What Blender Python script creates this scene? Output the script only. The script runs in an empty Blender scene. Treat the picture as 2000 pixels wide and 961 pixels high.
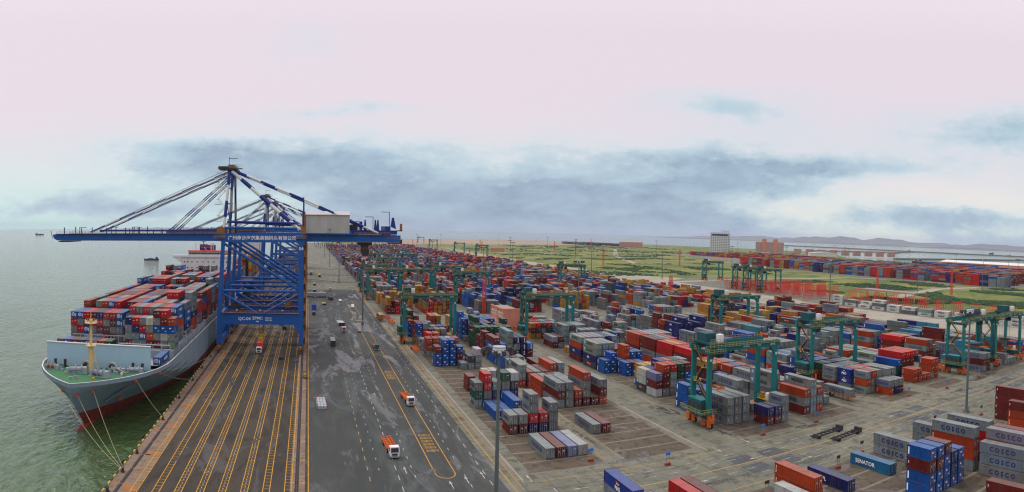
import bpy, bmesh, math, random
from mathutils import Vector, Matrix
R = math.radians
rng = random.Random(7)
HAZE = 0.000030
sc = bpy.context.scene
COL = sc.collection

# ---------------------------------------------------------------- camera
CAM_H = 53.53
YAW, PITCH, ROLL, FPX = 0.317, 0.037, 0.021, 1259.59
cam = bpy.data.cameras.new('camera')
cam.type = 'PANO'
cam.panorama_type = 'CENTRAL_CYLINDRICAL'
cam.central_cylindrical_range_u_min = -1000 / FPX
cam.central_cylindrical_range_u_max = 1000 / FPX
cam.central_cylindrical_range_v_min = (497.734 - 961) / FPX
cam.central_cylindrical_range_v_max = 497.734 / FPX
cam.central_cylindrical_radius = 1.0
cam.clip_start = 0.5
cam.clip_end = 60000
camo = bpy.data.objects.new('camera', cam)
COL.objects.link(camo)
cy, sy, cp, sp = math.cos(YAW), math.sin(YAW), math.cos(PITCH), math.sin(PITCH)
fw = Vector((sy * cp, cy * cp, -sp)); rt = Vector((cy, -sy, 0)); up = rt.cross(fw)
rt2 = math.cos(ROLL) * rt + math.sin(ROLL) * up
up2 = -math.sin(ROLL) * rt + math.cos(ROLL) * up
m3 = Matrix((rt2, up2, -fw)).transposed()
camo.matrix_world = Matrix.Translation((0, 0, CAM_H)) @ m3.to_4x4()
sc.camera = camo

# ---------------------------------------------------------------- world: overcast sky
SUN_EL, SUN_AZ = R(56), R(318)          # azimuth clockwise from +Y
world = bpy.data.worlds.new("World"); sc.world = world; world.use_nodes = True
wn, wl = world.node_tree.nodes, world.node_tree.links
wn.clear()
def N(tree, t, **kw):
    n = tree.nodes.new(t)
    for k, v in kw.items(): setattr(n, k, v)
    return n
class NB:
    """small helper to write node maths as expressions"""
    def __init__(s, tree): s.t = tree
    def put(s, sock, v):
        if isinstance(v, bpy.types.NodeSocket): s.t.links.new(v, sock)
        else: sock.default_value = v
    def m(s, op, a, b=0.0, c=0.0, clamp=False):
        n = s.t.nodes.new('ShaderNodeMath'); n.operation = op; n.use_clamp = clamp
        s.put(n.inputs[0], a); s.put(n.inputs[1], b)
        if len(n.inputs) > 2: s.put(n.inputs[2], c)
        return n.outputs[0]
    def mix(s, f, a, b, mode='MIX'):
        n = s.t.nodes.new('ShaderNodeMix'); n.data_type = 'RGBA'; n.blend_type = mode
        s.put(n.inputs[0], f); s.put(n.inputs[6], a); s.put(n.inputs[7], b)
        return n.outputs[2]
    def ramp(s, v, pts, interp='LINEAR'):
        n = s.t.nodes.new('ShaderNodeValToRGB'); n.color_ramp.interpolation = interp
        e = n.color_ramp.elements
        while len(e) < len(pts): e.new(0.5)
        for k, (p, c) in enumerate(pts):
            e[k].position = p
            e[k].color = (c, c, c, 1) if isinstance(c, (int, float)) else (*c, 1)
        s.put(n.inputs[0], v)
        return n.outputs[0]
    def noise(s, vec, scale, detail=4, rough=0.55, dist=0.0, dims='3D'):
        n = s.t.nodes.new('ShaderNodeTexNoise'); n.noise_dimensions = dims
        s.t.links.new(vec, n.inputs['Vector'])
        n.inputs['Scale'].default_value = scale; n.inputs['Detail'].default_value = detail
        n.inputs['Roughness'].default_value = rough; n.inputs['Distortion'].default_value = dist
        return n.outputs['Fac']
    def mapping(s, vec, scale=(1, 1, 1), loc=(0, 0, 0), rot=(0, 0, 0)):
        n = s.t.nodes.new('ShaderNodeMapping'); s.t.links.new(vec, n.inputs[0])
        n.inputs['Scale'].default_value = scale; n.inputs['Location'].default_value = loc
        n.inputs['Rotation'].default_value = rot
        return n.outputs[0]
wb = NB(world.node_tree)
tc = wn.new('ShaderNodeTexCoord')
sep = wn.new('ShaderNodeSeparateXYZ'); wl.new(tc.outputs['Generated'], sep.inputs[0])
azm = wb.m('ARCTAN2', sep.outputs[0], sep.outputs[1])
elv = wb.m('ARCSINE', sep.outputs[2])
comb = wn.new('ShaderNodeCombineXYZ'); wl.new(azm, comb.inputs[0]); wl.new(elv, comb.inputs[1])
cvec = comb.outputs[0]
nA = wb.noise(wb.mapping(cvec, (3, 6.5, 1)), 1.6, 8, 0.62, 0.2)
nB = wb.noise(wb.mapping(cvec, (3, 6.5, 1), (5, 3, 0)), 1.6, 8, 0.62, 0.2)
nC = wb.noise(wb.mapping(cvec, (4.2, 10, 1), (1, 9, 0)), 2.4, 10, 0.64, 0.25)
az2 = wb.m('MULTIPLY_ADD', wb.m('SUBTRACT', nA, 0.5), 0.26, azm)
el2 = wb.m('MULTIPLY_ADD', wb.m('SUBTRACT', nB, 0.5), 0.075, wb.m('ADD', elv, 0.022))
def paz(px): return (px - 1000) / FPX + YAW
def pel(px, py): return ((446 + max(0, px - 800) * 0.03) - py) / FPX
def blob(px, py, sx, sy_, amp):
    a = wb.m('DIVIDE', wb.m('SUBTRACT', az2, paz(px)), sx / FPX)
    b = wb.m('DIVIDE', wb.m('SUBTRACT', el2, pel(px, py)), sy_ / FPX)
    d = wb.m('ADD', wb.m('MULTIPLY', a, a), wb.m('MULTIPLY', b, b))
    return wb.m('MULTIPLY', wb.m('POWER', 2.71828, wb.m('MULTIPLY', d, -1.0)), amp)
dens = None
for b in [(480, 298, 190, 40, .82), (380, 262, 130, 24, .4), (170, 374, 190, 28, .55), (330, 385, 160, 18, .4), (1020, 385, 310, 50, 1.9), (1060, 425, 380, 40, 2.3), (760, 352, 120, 32, .6),
          (700, 290, 160, 30, .5), (1480, 300, 250, 26, .85), (1450, 340, 160, 22, .75), (1960, 228, 170, 42, .6), (1430, 188, 140, 30, .5), (1830, 402, 220, 24, .8), (1960, 450, 170, 24, .7),
          (900, 300, 420, 55, .25), (1600, 270, 400, 60, .28), (420, 300, 300, 72, .30), (1230, 285, 280, 30, .25), (640, 200, 150, 13, .35), (600, 75, 80, 40, .16), (1150, 345, 260, 26, .6),
          (2500, 330, 360, 80, .8), (-500, 330, 360, 60, .8), (-1400, 300, 500, 90, .9), (3400, 300, 500, 90, .9)]:
    v = blob(*b); dens = v if dens is None else wb.m('ADD', dens, v)
nD = wb.noise(wb.mapping(cvec, (7, 15, 1), (3, 2, 0)), 3.2, 10, 0.66, 0.15)
dens = wb.m('MULTIPLY', dens, wb.m('MULTIPLY_ADD', wb.m('MULTIPLY_ADD', nC, 0.5, wb.m('MULTIPLY', nD, 0.5)), 3.0, -0.50))
dens = wb.m('MAXIMUM', dens, 0.0)
densc = wb.m('MINIMUM', dens, 1.0)
low = wb.m('SUBTRACT', 1.0, wb.m('MULTIPLY', elv, 5.0), clamp=True)
right = wb.m('MULTIPLY', wb.m('SUBTRACT', azm, -0.05), 1.6, clamp=True)
base_hi = (0.80, 0.705, 0.775, 1)
glow = wb.mix(right, (0.64, 1.04, 0.86, 1), (1.0, 1.02, 0.80, 1))
lowf = wb.m('MULTIPLY', wb.m('POWER', low, 2.2), 0.95)
clear = wb.mix(lowf, base_hi, glow)
pale = wb.mix(wb.ramp(dens, [(0.0, 0.0), (0.65, 1.0)]), clear, (0.58, 0.74, 0.80, 1))
cl = wb.mix(wb.ramp(dens, [(0.32, 0.0), (1.15, 1.0)]), pale, wb.mix(wb.ramp(nC, [(0.35, 0.0), (0.7, 1.0)]), (0.27, 0.36, 0.49, 1), (0.44, 0.58, 0.69, 1)))
# the overexposed cloud cover goes on brightening towards the zenith, as an overcast sky does
zen = wb.m('MULTIPLY', wb.m('SUBTRACT', elv, 0.30), 0.95, clamp=True)
vz = wn.new('ShaderNodeVectorMath'); vz.operation = 'SCALE'; wl.new(cl, vz.inputs[0]); wl.new(wb.m('MULTIPLY_ADD', zen, 1.1, 1.0), vz.inputs['Scale'])
cl = vz.outputs[0]
below = wb.ramp(wb.m('MULTIPLY', elv, -20.0, clamp=True), [(0, 0.0), (1, 1.0)])
cl = wb.mix(below, cl, (0.35, 0.42, 0.40, 1))
sky = N(world.node_tree, 'ShaderNodeTexSky'); sky.sky_type = 'NISHITA'; sky.sun_disc = False
sky.sun_elevation = SUN_EL; sky.sun_rotation = SUN_AZ; sky.dust_density = 3.0
bg1 = wn.new('ShaderNodeBackground'); wl.new(sky.outputs[0], bg1.inputs[0]); bg1.inputs[1].default_value = 0.10
bg2 = wn.new('ShaderNodeBackground'); wl.new(cl, bg2.inputs[0]); bg2.inputs[1].default_value = 1.06
mx = wn.new('ShaderNodeMixShader'); mx.inputs[0].default_value = 0.94
wl.new(bg1.outputs[0], mx.inputs[1]); wl.new(bg2.outputs[0], mx.inputs[2])
wo = wn.new('ShaderNodeOutputWorld'); wl.new(mx.outputs[0], wo.inputs[0])
world.cycles.sampling_method = 'AUTOMATIC'

# ---------------------------------------------------------------- sun, view
sun = bpy.data.lights.new('sun', 'SUN'); sun.energy = 1.5; sun.angle = R(10); sun.color = (1.0, 0.95, 0.86)
suno = bpy.data.objects.new('sun', sun); COL.objects.link(suno)
sd = Vector((math.sin(SUN_AZ) * math.cos(SUN_EL), math.cos(SUN_AZ) * math.cos(SUN_EL), math.sin(SUN_EL)))
suno.rotation_euler = (-sd).to_track_quat('-Z', 'Y').to_euler()
sc.view_settings.view_transform = 'Standard'; sc.view_settings.look = 'None'
sc.view_settings.exposure = 0.0; sc.view_settings.gamma = 1.0
sc.render.engine = 'CYCLES'
sc.cycles.max_bounces = 5; sc.cycles.diffuse_bounces = 1; sc.cycles.glossy_bounces = 2
sc.cycles.volume_bounces = 0; sc.cycles.transparent_max_bounces = 8
sc.cycles.use_denoising = True
sc.cycles.filter_width = 1.2

# ---------------------------------------------------------------- materials
def newmat(name):
    m = bpy.data.materials.new(name); m.use_nodes = True
    t = m.node_tree; b = t.nodes['Principled BSDF']
    return m, t, b, NB(t)
def world_pos(t):
    g = t.nodes.new('ShaderNodeNewGeometry'); return g.outputs['Position']
def setbump(t, b, h, strength=0.3, dist=0.1):
    n = t.nodes.new('ShaderNodeBump'); t.links.new(h, n.inputs['Height'])
    n.inputs['Strength'].default_value = strength; n.inputs['Distance'].default_value = dist
    t.links.new(n.outputs[0], b.inputs['Normal'])
MATS = {}
def paint(name, col, rough=0.5, dirt=0.25, metal=0.0, scale=0.35, rust=(0.10, 0.05, 0.03)):
    """weathered paint: base colour broken by streaks and patches of grime"""
    if name in MATS: return MATS[name]
    m, t, b, q = newmat(name)
    pos = world_pos(t)
    n1 = q.noise(q.mapping(pos, (1, 1, 0.25)), scale, 6, 0.7)
    n2 = q.noise(pos, scale * 7, 4, 0.65)
    f = q.m('MULTIPLY', q.ramp(n1, [(0.42, 0.0), (0.72, 1.0)]), dirt * 1.6)
    c = q.mix(f, (*col, 1), (*rust, 1))
    c = q.mix(q.m('MULTIPLY', n2, dirt * 0.5), c, (*[v * 0.55 + 0.02 for v in col], 1))
    q.put(b.inputs['Base Color'], c)
    b.inputs['Metallic'].default_value = metal; b.inputs['Specular IOR Level'].default_value = 0.25
    q.put(b.inputs['Roughness'], q.m('MULTIPLY_ADD', n1, 0.3, rough - 0.1))
    MATS[name] = m
    return m
def container_mat(name, use_attr):
    m, t, b, q = newmat(name)
    if use_attr:
        a = t.nodes.new('ShaderNodeVertexColor'); a.layer_name = 'Col'; base = a.outputs[0]
    else:
        a = t.nodes.new('ShaderNodeObjectInfo'); base = a.outputs['Color']
    pos = world_pos(t)
    g = t.nodes.new('ShaderNodeNewGeometry')
    s = t.nodes.new('ShaderNodeSeparateXYZ'); t.links.new(g.outputs['True Normal'], s.inputs[0])
    top = q.m('GREATER_THAN', s.outputs[2], 0.7)
    n1 = q.noise(q.mapping(pos, (1, 1, 0.18)), 0.55, 6, 0.7)
    n2 = q.noise(pos, 2.3, 5, 0.7)
    n3 = q.noise(pos, 0.16, 2, 0.5)
    bright = q.m('MULTIPLY_ADD', n3, 0.40, 0.33)
    vc = t.nodes.new('ShaderNodeVectorMath'); vc.operation = 'SCALE'
    t.links.new(base, vc.inputs[0]); t.links.new(bright, vc.inputs['Scale'])
    # dusty, sun-bleached roofs
    c = q.mix(q.m('MULTIPLY', top, q.m('MULTIPLY_ADD', n2, 0.20, 0.05)), vc.outputs[0], (0.48, 0.56, 0.50, 1))
    c = q.mix(q.ramp(n1, [(0.5, 0.0), (0.75, 0.6)]), c, (0.07, 0.045, 0.032, 1))
    c = q.mix(q.ramp(n2, [(0.63, 0.0), (0.72, 0.7)]), c, (0.10, 0.04, 0.02, 1))
    q.put(b.inputs['Base Color'], c)
    q.put(b.inputs['Roughness'], q.m('MULTIPLY_ADD', n2, 0.3, 0.42)); b.inputs['Specular IOR Level'].default_value = 0.14
    if use_attr:      # fine corrugation of the far boxes
        sp_ = t.nodes.new('ShaderNodeSeparateXYZ'); t.links.new(pos, sp_.inputs[0])
        wy = q.m('SINE', q.m('MULTIPLY', sp_.outputs[1], 22.0)); wx = q.m('SINE', q.m('MULTIPLY', sp_.outputs[0], 22.0))
        sidex = q.m('GREATER_THAN', q.m('ABSOLUTE', s.outputs[0]), 0.7)
        sidey = q.m('GREATER_THAN', q.m('ABSOLUTE', s.outputs[1]), 0.7)
        h = q.m('ADD', q.m('MULTIPLY', wy, sidex), q.m('MULTIPLY', wx, sidey))
        setbump(t, b, h, 0.35, 0.03)
    else:
        setbump(t, b, q.m('ADD', n2, q.m('MULTIPLY', q.noise(pos, 1.1, 2, 0.5), 2.0)), 0.5, 0.04)
    MATS[name] = m
    return m
M_CONT = container_mat('container_paint', False)
M_CONTS = container_mat('container_paint_stacks', True)
M_BASE = paint('sign_base_brick_red', (0.30, 0.06, 0.02), 0.6, 0.35)
M_WIN = paint('far_window', (0.20, 0.24, 0.26), 0.3, 0.05)
M_SEAM = paint('dark_gap', (0.03, 0.03, 0.03), 0.8, 0.1)
M_BLUE = paint('crane_blue', (0.006, 0.088, 0.34), 0.42, 0.22, rust=(0.03, 0.05, 0.10))
M_NAVY = paint('crane_navy', (0.008, 0.03, 0.20), 0.45, 0.15, rust=(0.03, 0.04, 0.10))
M_STAYW = paint('stay_white', (0.62, 0.68, 0.66), 0.5, 0.12)
M_RUSTY = paint('brown_steel', (0.27, 0.115, 0.03), 0.65, 0.4)
M_RAIL = paint('yellow_rail', (0.45, 0.22, 0.03), 0.5, 0.25)
M_DARK = paint('dark_steel', (0.025, 0.028, 0.035), 0.55, 0.25)
M_GREY = paint('grey_steel', (0.22, 0.24, 0.25), 0.5, 0.25)
M_LGREY = paint('galvanised', (0.34, 0.37, 0.38), 0.45, 0.15)
M_CREAM = paint('machinery_house_cream', (0.40, 0.42, 0.39), 0.6, 0.14)
M_TEAL = paint('gantry_teal', (0.008, 0.155, 0.155), 0.4, 0.22, rust=(0.03, 0.07, 0.06))
M_TEALD = paint('gantry_dark_teal', (0.010, 0.075, 0.085), 0.5, 0.25, rust=(0.03, 0.04, 0.04))
M_YEL = paint('safety_yellow', (0.48, 0.36, 0.02), 0.5, 0.2)
M_ORANGE = paint('chassis_orange', (0.62, 0.13, 0.015), 0.5, 0.3)
M_RED = paint('lattice_red', (0.62, 0.045, 0.02), 0.5, 0.15)
M_WHITE = paint('white_paint', (0.66, 0.68, 0.66), 0.4, 0.12)
M_TYRE = paint('tyre_rubber', (0.014, 0.014, 0.015), 0.8, 0.1)
M_GLASS = paint('dark_glass', (0.015, 0.022, 0.03), 0.08, 0.02)
M_HULL = paint('hull_grey_blue', (0.175, 0.26, 0.32), 0.38, 0.2, scale=0.12, rust=(0.16, 0.15, 0.14))
M_BOOT = paint('hull_red_boot', (0.20, 0.022, 0.014), 0.5, 0.3, scale=0.2)
M_BREAK = paint('breakwater_pale_blue', (0.33, 0.51, 0.60), 0.5, 0.12, scale=0.15, rust=(0.22, 0.30, 0.32))
M_DECK = paint('green_deck', (0.012, 0.15, 0.052), 0.5, 0.3)
M_WINCH = paint('winch_grey', (0.30, 0.37, 0.40), 0.5, 0.25)
M_MASTY = paint('foremast_buff', (0.62, 0.47, 0.20), 0.5, 0.2)
M_ROPE = paint('mooring_rope', (0.34, 0.33, 0.20), 0.8, 0.2)
M_TXTB = paint('lettering_blue', (0.010, 0.014, 0.13), 0.5, 0.1)
M_TXTK = paint('lettering_black', (0.02, 0.022, 0.025), 0.5, 0.1)
M_TXTW = paint('lettering_white', (0.75, 0.78, 0.78), 0.5, 0.05)
M_LOGO = paint('logo_light_blue', (0.10, 0.42, 0.68), 0.5, 0.05)
M_TXTR = paint('lettering_red', (0.75, 0.05, 0.02), 0.5, 0.05)
M_TXTY = paint('marks_yellow', (0.75, 0.5, 0.04), 0.5, 0.05)
M_PINK = paint('salmon_panel', (0.60, 0.24, 0.155), 0.7, 0.15)
M_BRICK = paint('orange_facade', (0.55, 0.29, 0.20), 0.8, 0.1, scale=0.02)
M_FACADE = paint('white_facade', (0.60, 0.63, 0.60), 0.7, 0.08, scale=0.02)
M_BOAT = paint('dark_boat_hull', (0.05, 0.04, 0.09), 0.6, 0.2)
M_LAMP = paint('lamp_glass', (0.55, 0.60, 0.60), 0.2, 0.05)
M_BLUEBOX = paint('bin_blue', (0.02, 0.07, 0.30), 0.5, 0.2)
M_SIGNB = paint('sign_blue', (0.03, 0.16, 0.50), 0.5, 0.1)
M_BARK = paint('bark', (0.09, 0.06, 0.04), 0.9, 0.2)

def hull_mat(m):
    t = m.node_tree; b = t.nodes['Principled BSDF']; q = NB(t)
    pos = world_pos(t); s = t.nodes.new('ShaderNodeSeparateXYZ'); t.links.new(pos, s.inputs[0])
    lz = q.m('LESS_THAN', q.m('FRACT', q.m('DIVIDE', s.outputs[2], 2.6)), 0.035); ly = q.m('LESS_THAN', q.m('FRACT', q.m('DIVIDE', s.outputs[1], 9.0)), 0.014)
    st = q.ramp(q.noise(q.mapping(pos, (0.5, 0.9, 0.07)), 1.0, 5, 0.7), [(0.56, 0.0), (0.72, 0.6)])
    src = b.inputs['Base Color'].links[0].from_socket
    c = q.mix(q.m('MULTIPLY', q.m('MAXIMUM', lz, ly), 0.35), src, (0.10, 0.12, 0.14, 1))
    c = q.mix(st, c, (0.17, 0.12, 0.085, 1))
    t.links.new(c, b.inputs['Base Color']); setbump(t, b, q.noise(q.mapping(pos, (1, 1, 1)), 0.5, 3, 0.5), 0.25, 0.12)
hull_mat(M_HULL); hull_mat(M_BOOT)
def ground_mat(name, c1, c2, stain, wet=0.5, scale=0.05, rough=0.75, joint=None, streak=(1, 1, 1), grey=None):
    m, t, b, q = newmat(name)
    pos = world_pos(t)
    big = q.noise(q.mapping(pos, streak), scale, 6, 0.68, 0.8)
    mid = q.noise(q.mapping(pos, streak), scale * 6, 6, 0.7, 0.4)
    fine = q.noise(pos, 3.0, 4, 0.7)
    c = q.mix(q.ramp(big, [(0.38, 0.0), (0.62, 1.0)]), (*c1, 1), (*c2, 1))
    if grey:
        c = q.mix(q.ramp(q.noise(q.mapping(pos, streak, (71, 33, 0)), scale * 1.7, 7, 0.72, 1.2), [(0.52, 0.0), (0.64, 0.7)]), c, (*grey, 1))
    c = q.mix(q.ramp(mid, [(0.50, 0.0), (0.66, 0.85)]), c, (*stain, 1))
    c = q.mix(q.m('MULTIPLY', fine, 0.35), c, (*[v * 0.6 for v in c1], 1))
    if joint:
        s = t.nodes.new('ShaderNodeSeparateXYZ'); t.links.new(pos, s.inputs[0])
        jx = q.m('LESS_THAN', q.m('ABSOLUTE', q.m('SUBTRACT', q.m('FRACT', q.m('DIVIDE', s.outputs[0], joint)), 0.5)), 0.022)
        jy = q.m('LESS_THAN', q.m('ABSOLUTE', q.m('SUBTRACT', q.m('FRACT', q.m('DIVIDE', s.outputs[1], joint)), 0.5)), 0.022)
        c = q.mix(q.m('MULTIPLY', q.m('MAXIMUM', jx, jy), 0.45), c, (0.05, 0.045, 0.04, 1))
    wn_ = q.noise(q.mapping(pos, streak, (13, 57, 0)), scale * 2.2, 6, 0.66, 0.7)
    w = q.ramp(wn_, [(0.60 - 0.08 * wet, 0.0), (0.66 - 0.08 * wet, 1.0)])
    c = q.mix(q.m('MULTIPLY', w, 0.45), c, (*[v * 0.4 for v in c1], 1))
    q.put(b.inputs['Base Color'], c)
    q.put(b.inputs['Roughness'], q.m('SUBTRACT', rough, q.m('MULTIPLY', w, rough * 0.55)))
    q.put(b.inputs['Specular IOR Level'], q.m('MULTIPLY_ADD', w, 0.40, 0.08))
    setbump(t, b, fine, 0.2, 0.02)
    MATS[name] = m
    return m
M_ASPH = ground_mat('asphalt', (0.040, 0.049, 0.048), (0.060, 0.064, 0.054), (0.070, 0.080, 0.074), 0.8, 0.05, 0.62, streak=(1, 0.22, 1), grey=(0.095, 0.115, 0.11))
M_ASPHQ = ground_mat('quay_asphalt', (0.044, 0.041, 0.034), (0.070, 0.060, 0.044), (0.026, 0.027, 0.026), 0.5, 0.06, 0.7, streak=(1, 0.3, 1), grey=(0.022, 0.024, 0.024))
M_CONC = ground_mat('yard_concrete', (0.185, 0.192, 0.138), (0.118, 0.128, 0.100), (0.060, 0.052, 0.040), 0.5, 0.05, 0.75, joint=6.0, grey=(0.13, 0.14, 0.125))
M_PAD = ground_mat('stacking_pad', (0.120, 0.103, 0.073), (0.092, 0.080, 0.058), (0.035, 0.030, 0.026), 0.5, 0.07, 0.8, joint=3.3)
M_STRIP = ground_mat('pad_strip', (0.215, 0.20, 0.15), (0.16, 0.145, 0.11), (0.13, 0.10, 0.075), 0.3, 0.2, 0.8)
M_QUAYC = ground_mat('quay_concrete', (0.225, 0.175, 0.125), (0.17, 0.125, 0.09), (0.085, 0.06, 0.045), 0.3, 0.12, 0.8, joint=4.0)
M_PATCH = ground_mat('dark_patch', (0.065, 0.075, 0.078), (0.085, 0.095, 0.09), (0.10, 0.10, 0.09), 0.8, 0.15, 0.6)
M_WHITEL = ground_mat('white_line', (0.48, 0.51, 0.44), (0.24, 0.26, 0.23), (0.10, 0.11, 0.10), 0.1, 0.9, 0.7)
M_YELL = ground_mat('yellow_line', (0.58, 0.31, 0.03), (0.42, 0.23, 0.035), (0.10, 0.075, 0.045), 0.2, 0.35, 0.7)
M_YELF = ground_mat('worn_yellow_line', (0.42, 0.28, 0.10), (0.34, 0.24, 0.10), (0.18, 0.16, 0.10), 0.1, 0.5, 0.7)
M_STEELR = paint('rail_steel', (0.035, 0.03, 0.028), 0.4, 0.3)
M_SAND = ground_mat('pale_track', (0.34, 0.33, 0.27), (0.28, 0.27, 0.21), (0.2, 0.19, 0.14), 0.2, 0.01, 0.9)
M_FLAT = ground_mat('sand_flat', (0.36, 0.29, 0.21), (0.25, 0.22, 0.18), (0.16, 0.15, 0.13), 0.3, 0.004, 0.9, streak=(0.5, 1.6, 1))
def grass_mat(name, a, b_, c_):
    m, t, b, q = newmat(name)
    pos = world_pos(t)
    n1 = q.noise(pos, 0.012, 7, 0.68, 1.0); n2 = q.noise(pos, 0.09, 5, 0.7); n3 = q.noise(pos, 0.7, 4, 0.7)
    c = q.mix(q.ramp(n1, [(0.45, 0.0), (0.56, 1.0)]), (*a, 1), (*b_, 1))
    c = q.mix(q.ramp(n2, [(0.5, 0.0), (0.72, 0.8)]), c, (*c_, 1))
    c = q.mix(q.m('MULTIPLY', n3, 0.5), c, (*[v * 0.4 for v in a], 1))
    q.put(b.inputs['Base Color'], c); b.inputs['Roughness'].default_value = 0.95
    setbump(t, b, n3, 0.8, 1.0)
    return m
M_GRASS = grass_mat('rough_grass', (0.060, 0.120, 0.012), (0.20, 0.21, 0.028), (0.26, 0.22, 0.08))
M_BUSH = grass_mat('bush_leaves', (0.010, 0.045, 0.008), (0.022, 0.070, 0.012), (0.05, 0.095, 0.016))
M_HILL = grass_mat('far_hills', (0.11, 0.14, 0.14), (0.13, 0.155, 0.15), (0.15, 0.17, 0.17))  # pale, bluish tones: part of the distance haze is put into the colour
def water_mat():
    m, t, b, q = newmat('harbour_water')
    pos = world_pos(t)
    n1 = q.noise(q.mapping(pos, (1, 0.6, 1), rot=(0, 0, 0.5)), 0.42, 5, 0.62, 0.4)
    n2 = q.noise(pos, 0.035, 5, 0.6); n3 = q.noise(q.mapping(pos, (1, 0.7, 1)), 0.006, 4, 0.6)
    c = q.mix(n2, (0.018, 0.046, 0.008, 1), (0.044, 0.092, 0.022, 1))
    c = q.mix(q.ramp(n3, [(0.4, 0.0), (0.65, 0.6)]), c, (0.10, 0.15, 0.085, 1))
    q.put(b.inputs['Base Color'], c)
    b.inputs['Roughness'].default_value = 0.06; b.inputs['IOR'].default_value = 1.42
    b.inputs['Specular IOR Level'].default_value = 0.5; b.inputs['Specular Tint'].default_value = (0.80, 1.0, 0.85, 1)
    h = q.m('ADD', n1, q.m('MULTIPLY', q.noise(q.mapping(pos, (1, 0.5, 1), rot=(0, 0, 0.5)), 0.13, 4, 0.6), 1.9))
    setbump(t, b, h, 1.0, 1.0)
    return m
M_WATER = water_mat()
def puddle_mat():
    m, t, b, q = newmat('puddle_water'); pos = world_pos(t)
    b.inputs['Base Color'].default_value = (0.060, 0.070, 0.064, 1); b.inputs['Roughness'].default_value = 0.22; b.inputs['Specular IOR Level'].default_value = 0.24; b.inputs['Specular Tint'].default_value = (0.85, 1.0, 0.93, 1)
    tr = t.nodes.new('ShaderNodeBsdfTransparent'); mxs = t.nodes.new('ShaderNodeMixShader'); out = t.nodes['Material Output']
    q.put(mxs.inputs[0], q.ramp(q.noise(q.mapping(pos, (1, .45, 1)), 0.55, 8, 0.72, 0.6), [(0.44, 0.0), (0.56, 1.0)]))
    t.links.new(tr.outputs[0], mxs.inputs[1]); t.links.new(b.outputs[0], mxs.inputs[2]); t.links.new(mxs.outputs[0], out.inputs[0])
    return m
M_PUD = puddle_mat()

# ---------------------------------------------------------------- mesh building
class MB:
    def __init__(s): s.v = []; s.f = []; s.mi = []; s.mats = []; s.col = []; s.c = None
    def slot(s, m):
        if m not in s.mats: s.mats.append(m)
        return s.mats.index(m)
    def add(s, vs, fs, m, M=None):
        o = len(s.v); k = s.slot(m)
        if M is not None: vs = [tuple(M @ Vector(p)) for p in vs]
        s.v.extend(vs); s.f.extend([tuple(i + o for i in f) for f in fs]); s.mi.extend([k] * len(fs))
        if s.c is not None: s.col.extend([s.c] * len(fs))
    def box(s, x0, x1, y0, y1, z0, z1, m, M=None):
        vs = [(x0, y0, z0), (x1, y0, z0), (x1, y1, z0), (x0, y1, z0), (x0, y0, z1), (x1, y0, z1), (x1, y1, z1), (x0, y1, z1)]
        s.add(vs, [(3, 2, 1, 0), (4, 5, 6, 7), (0, 1, 5, 4), (1, 2, 6, 5), (2, 3, 7, 6), (3, 0, 4, 7)], m, M)
    def frame(s, p, q):
        p, q = Vector(p), Vector(q); d = (q - p).normalized()
        a = Vector((0, 0, 1)) if abs(d.z) < 0.95 else Vector((0, 1, 0))
        u = d.cross(a).normalized(); w = u.cross(d).normalized()
        return p, q, u, w
    def beam(s, p, q, wu, wv, m, wu2=None, wv2=None):
        p, q, u, w = s.frame(p, q); wu2 = wu if wu2 is None else wu2; wv2 = wv if wv2 is None else wv2
        vs = [tuple(p + u * a * wu / 2 + w * b * wv / 2) for a, b in ((-1, -1), (1, -1), (1, 1), (-1, 1))]
        vs += [tuple(q + u * a * wu2 / 2 + w * b * wv2 / 2) for a, b in ((-1, -1), (1, -1), (1, 1), (-1, 1))]
        s.add(vs, [(3, 2, 1, 0), (4, 5, 6, 7), (0, 1, 5, 4), (1, 2, 6, 5), (2, 3, 7, 6), (3, 0, 4, 7)], m)
    def tube(s, p, q, r, m, n=8, r2=None):
        p, q, u, w = s.frame(p, q); r2 = r if r2 is None else r2
        vs = []
        for c, rr in ((p, r), (q, r2)):
            for k in range(n):
                a = 2 * math.pi * k / n
                vs.append(tuple(c + u * math.cos(a) * rr + w * math.sin(a) * rr))
        fs = [(k, (k + 1) % n, n + (k + 1) % n, n + k) for k in range(n)]
        fs += [tuple(range(n))[::-1], tuple(range(n, 2 * n))]
        s.add(vs, fs, m)
    def quad(s, pts, m): s.add(pts, [tuple(range(len(pts)))], m)
    def prism(s, poly, z0, z1, m, axis='z'):
        n = len(poly)
        if axis == 'z': vs = [(a, b, z0) for a, b in poly] + [(a, b, z1) for a, b in poly]
        elif axis == 'y': vs = [(a, z0, b) for a, b in poly] + [(a, z1, b) for a, b in poly]
        else: vs = [(z0, a, b) for a, b in poly] + [(z1, a, b) for a, b in poly]
        fs = [(k, (k + 1) % n, n + (k + 1) % n, n + k) for k in range(n)] + [tuple(range(n))[::-1], tuple(range(n, 2 * n))]
        s.add(vs, fs, m)
    def mesh(s, name):
        me = bpy.data.meshes.new(name); me.from_pydata(s.v, [], s.f)
        for m in s.mats: me.materials.append(m)
        me.polygons.foreach_set('material_index', s.mi)
        if s.col:
            ca = me.color_attributes.new('Col', 'FLOAT_COLOR', 'CORNER')
            arr = []
            for f, c in zip(s.f, s.col): arr.extend((*c, 1.0) * len(f))
            ca.data.foreach_set('color', arr)
        me.update()
        return me
    def build(s, name, parent=None, loc=None, fix=True):
        me = s.mesh(name)
        if fix:
            bm = bmesh.new(); bm.from_mesh(me); bmesh.ops.recalc_face_normals(bm, faces=bm.faces); bm.to_mesh(me); bm.free()
        return link(name, me, parent, loc)
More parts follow.
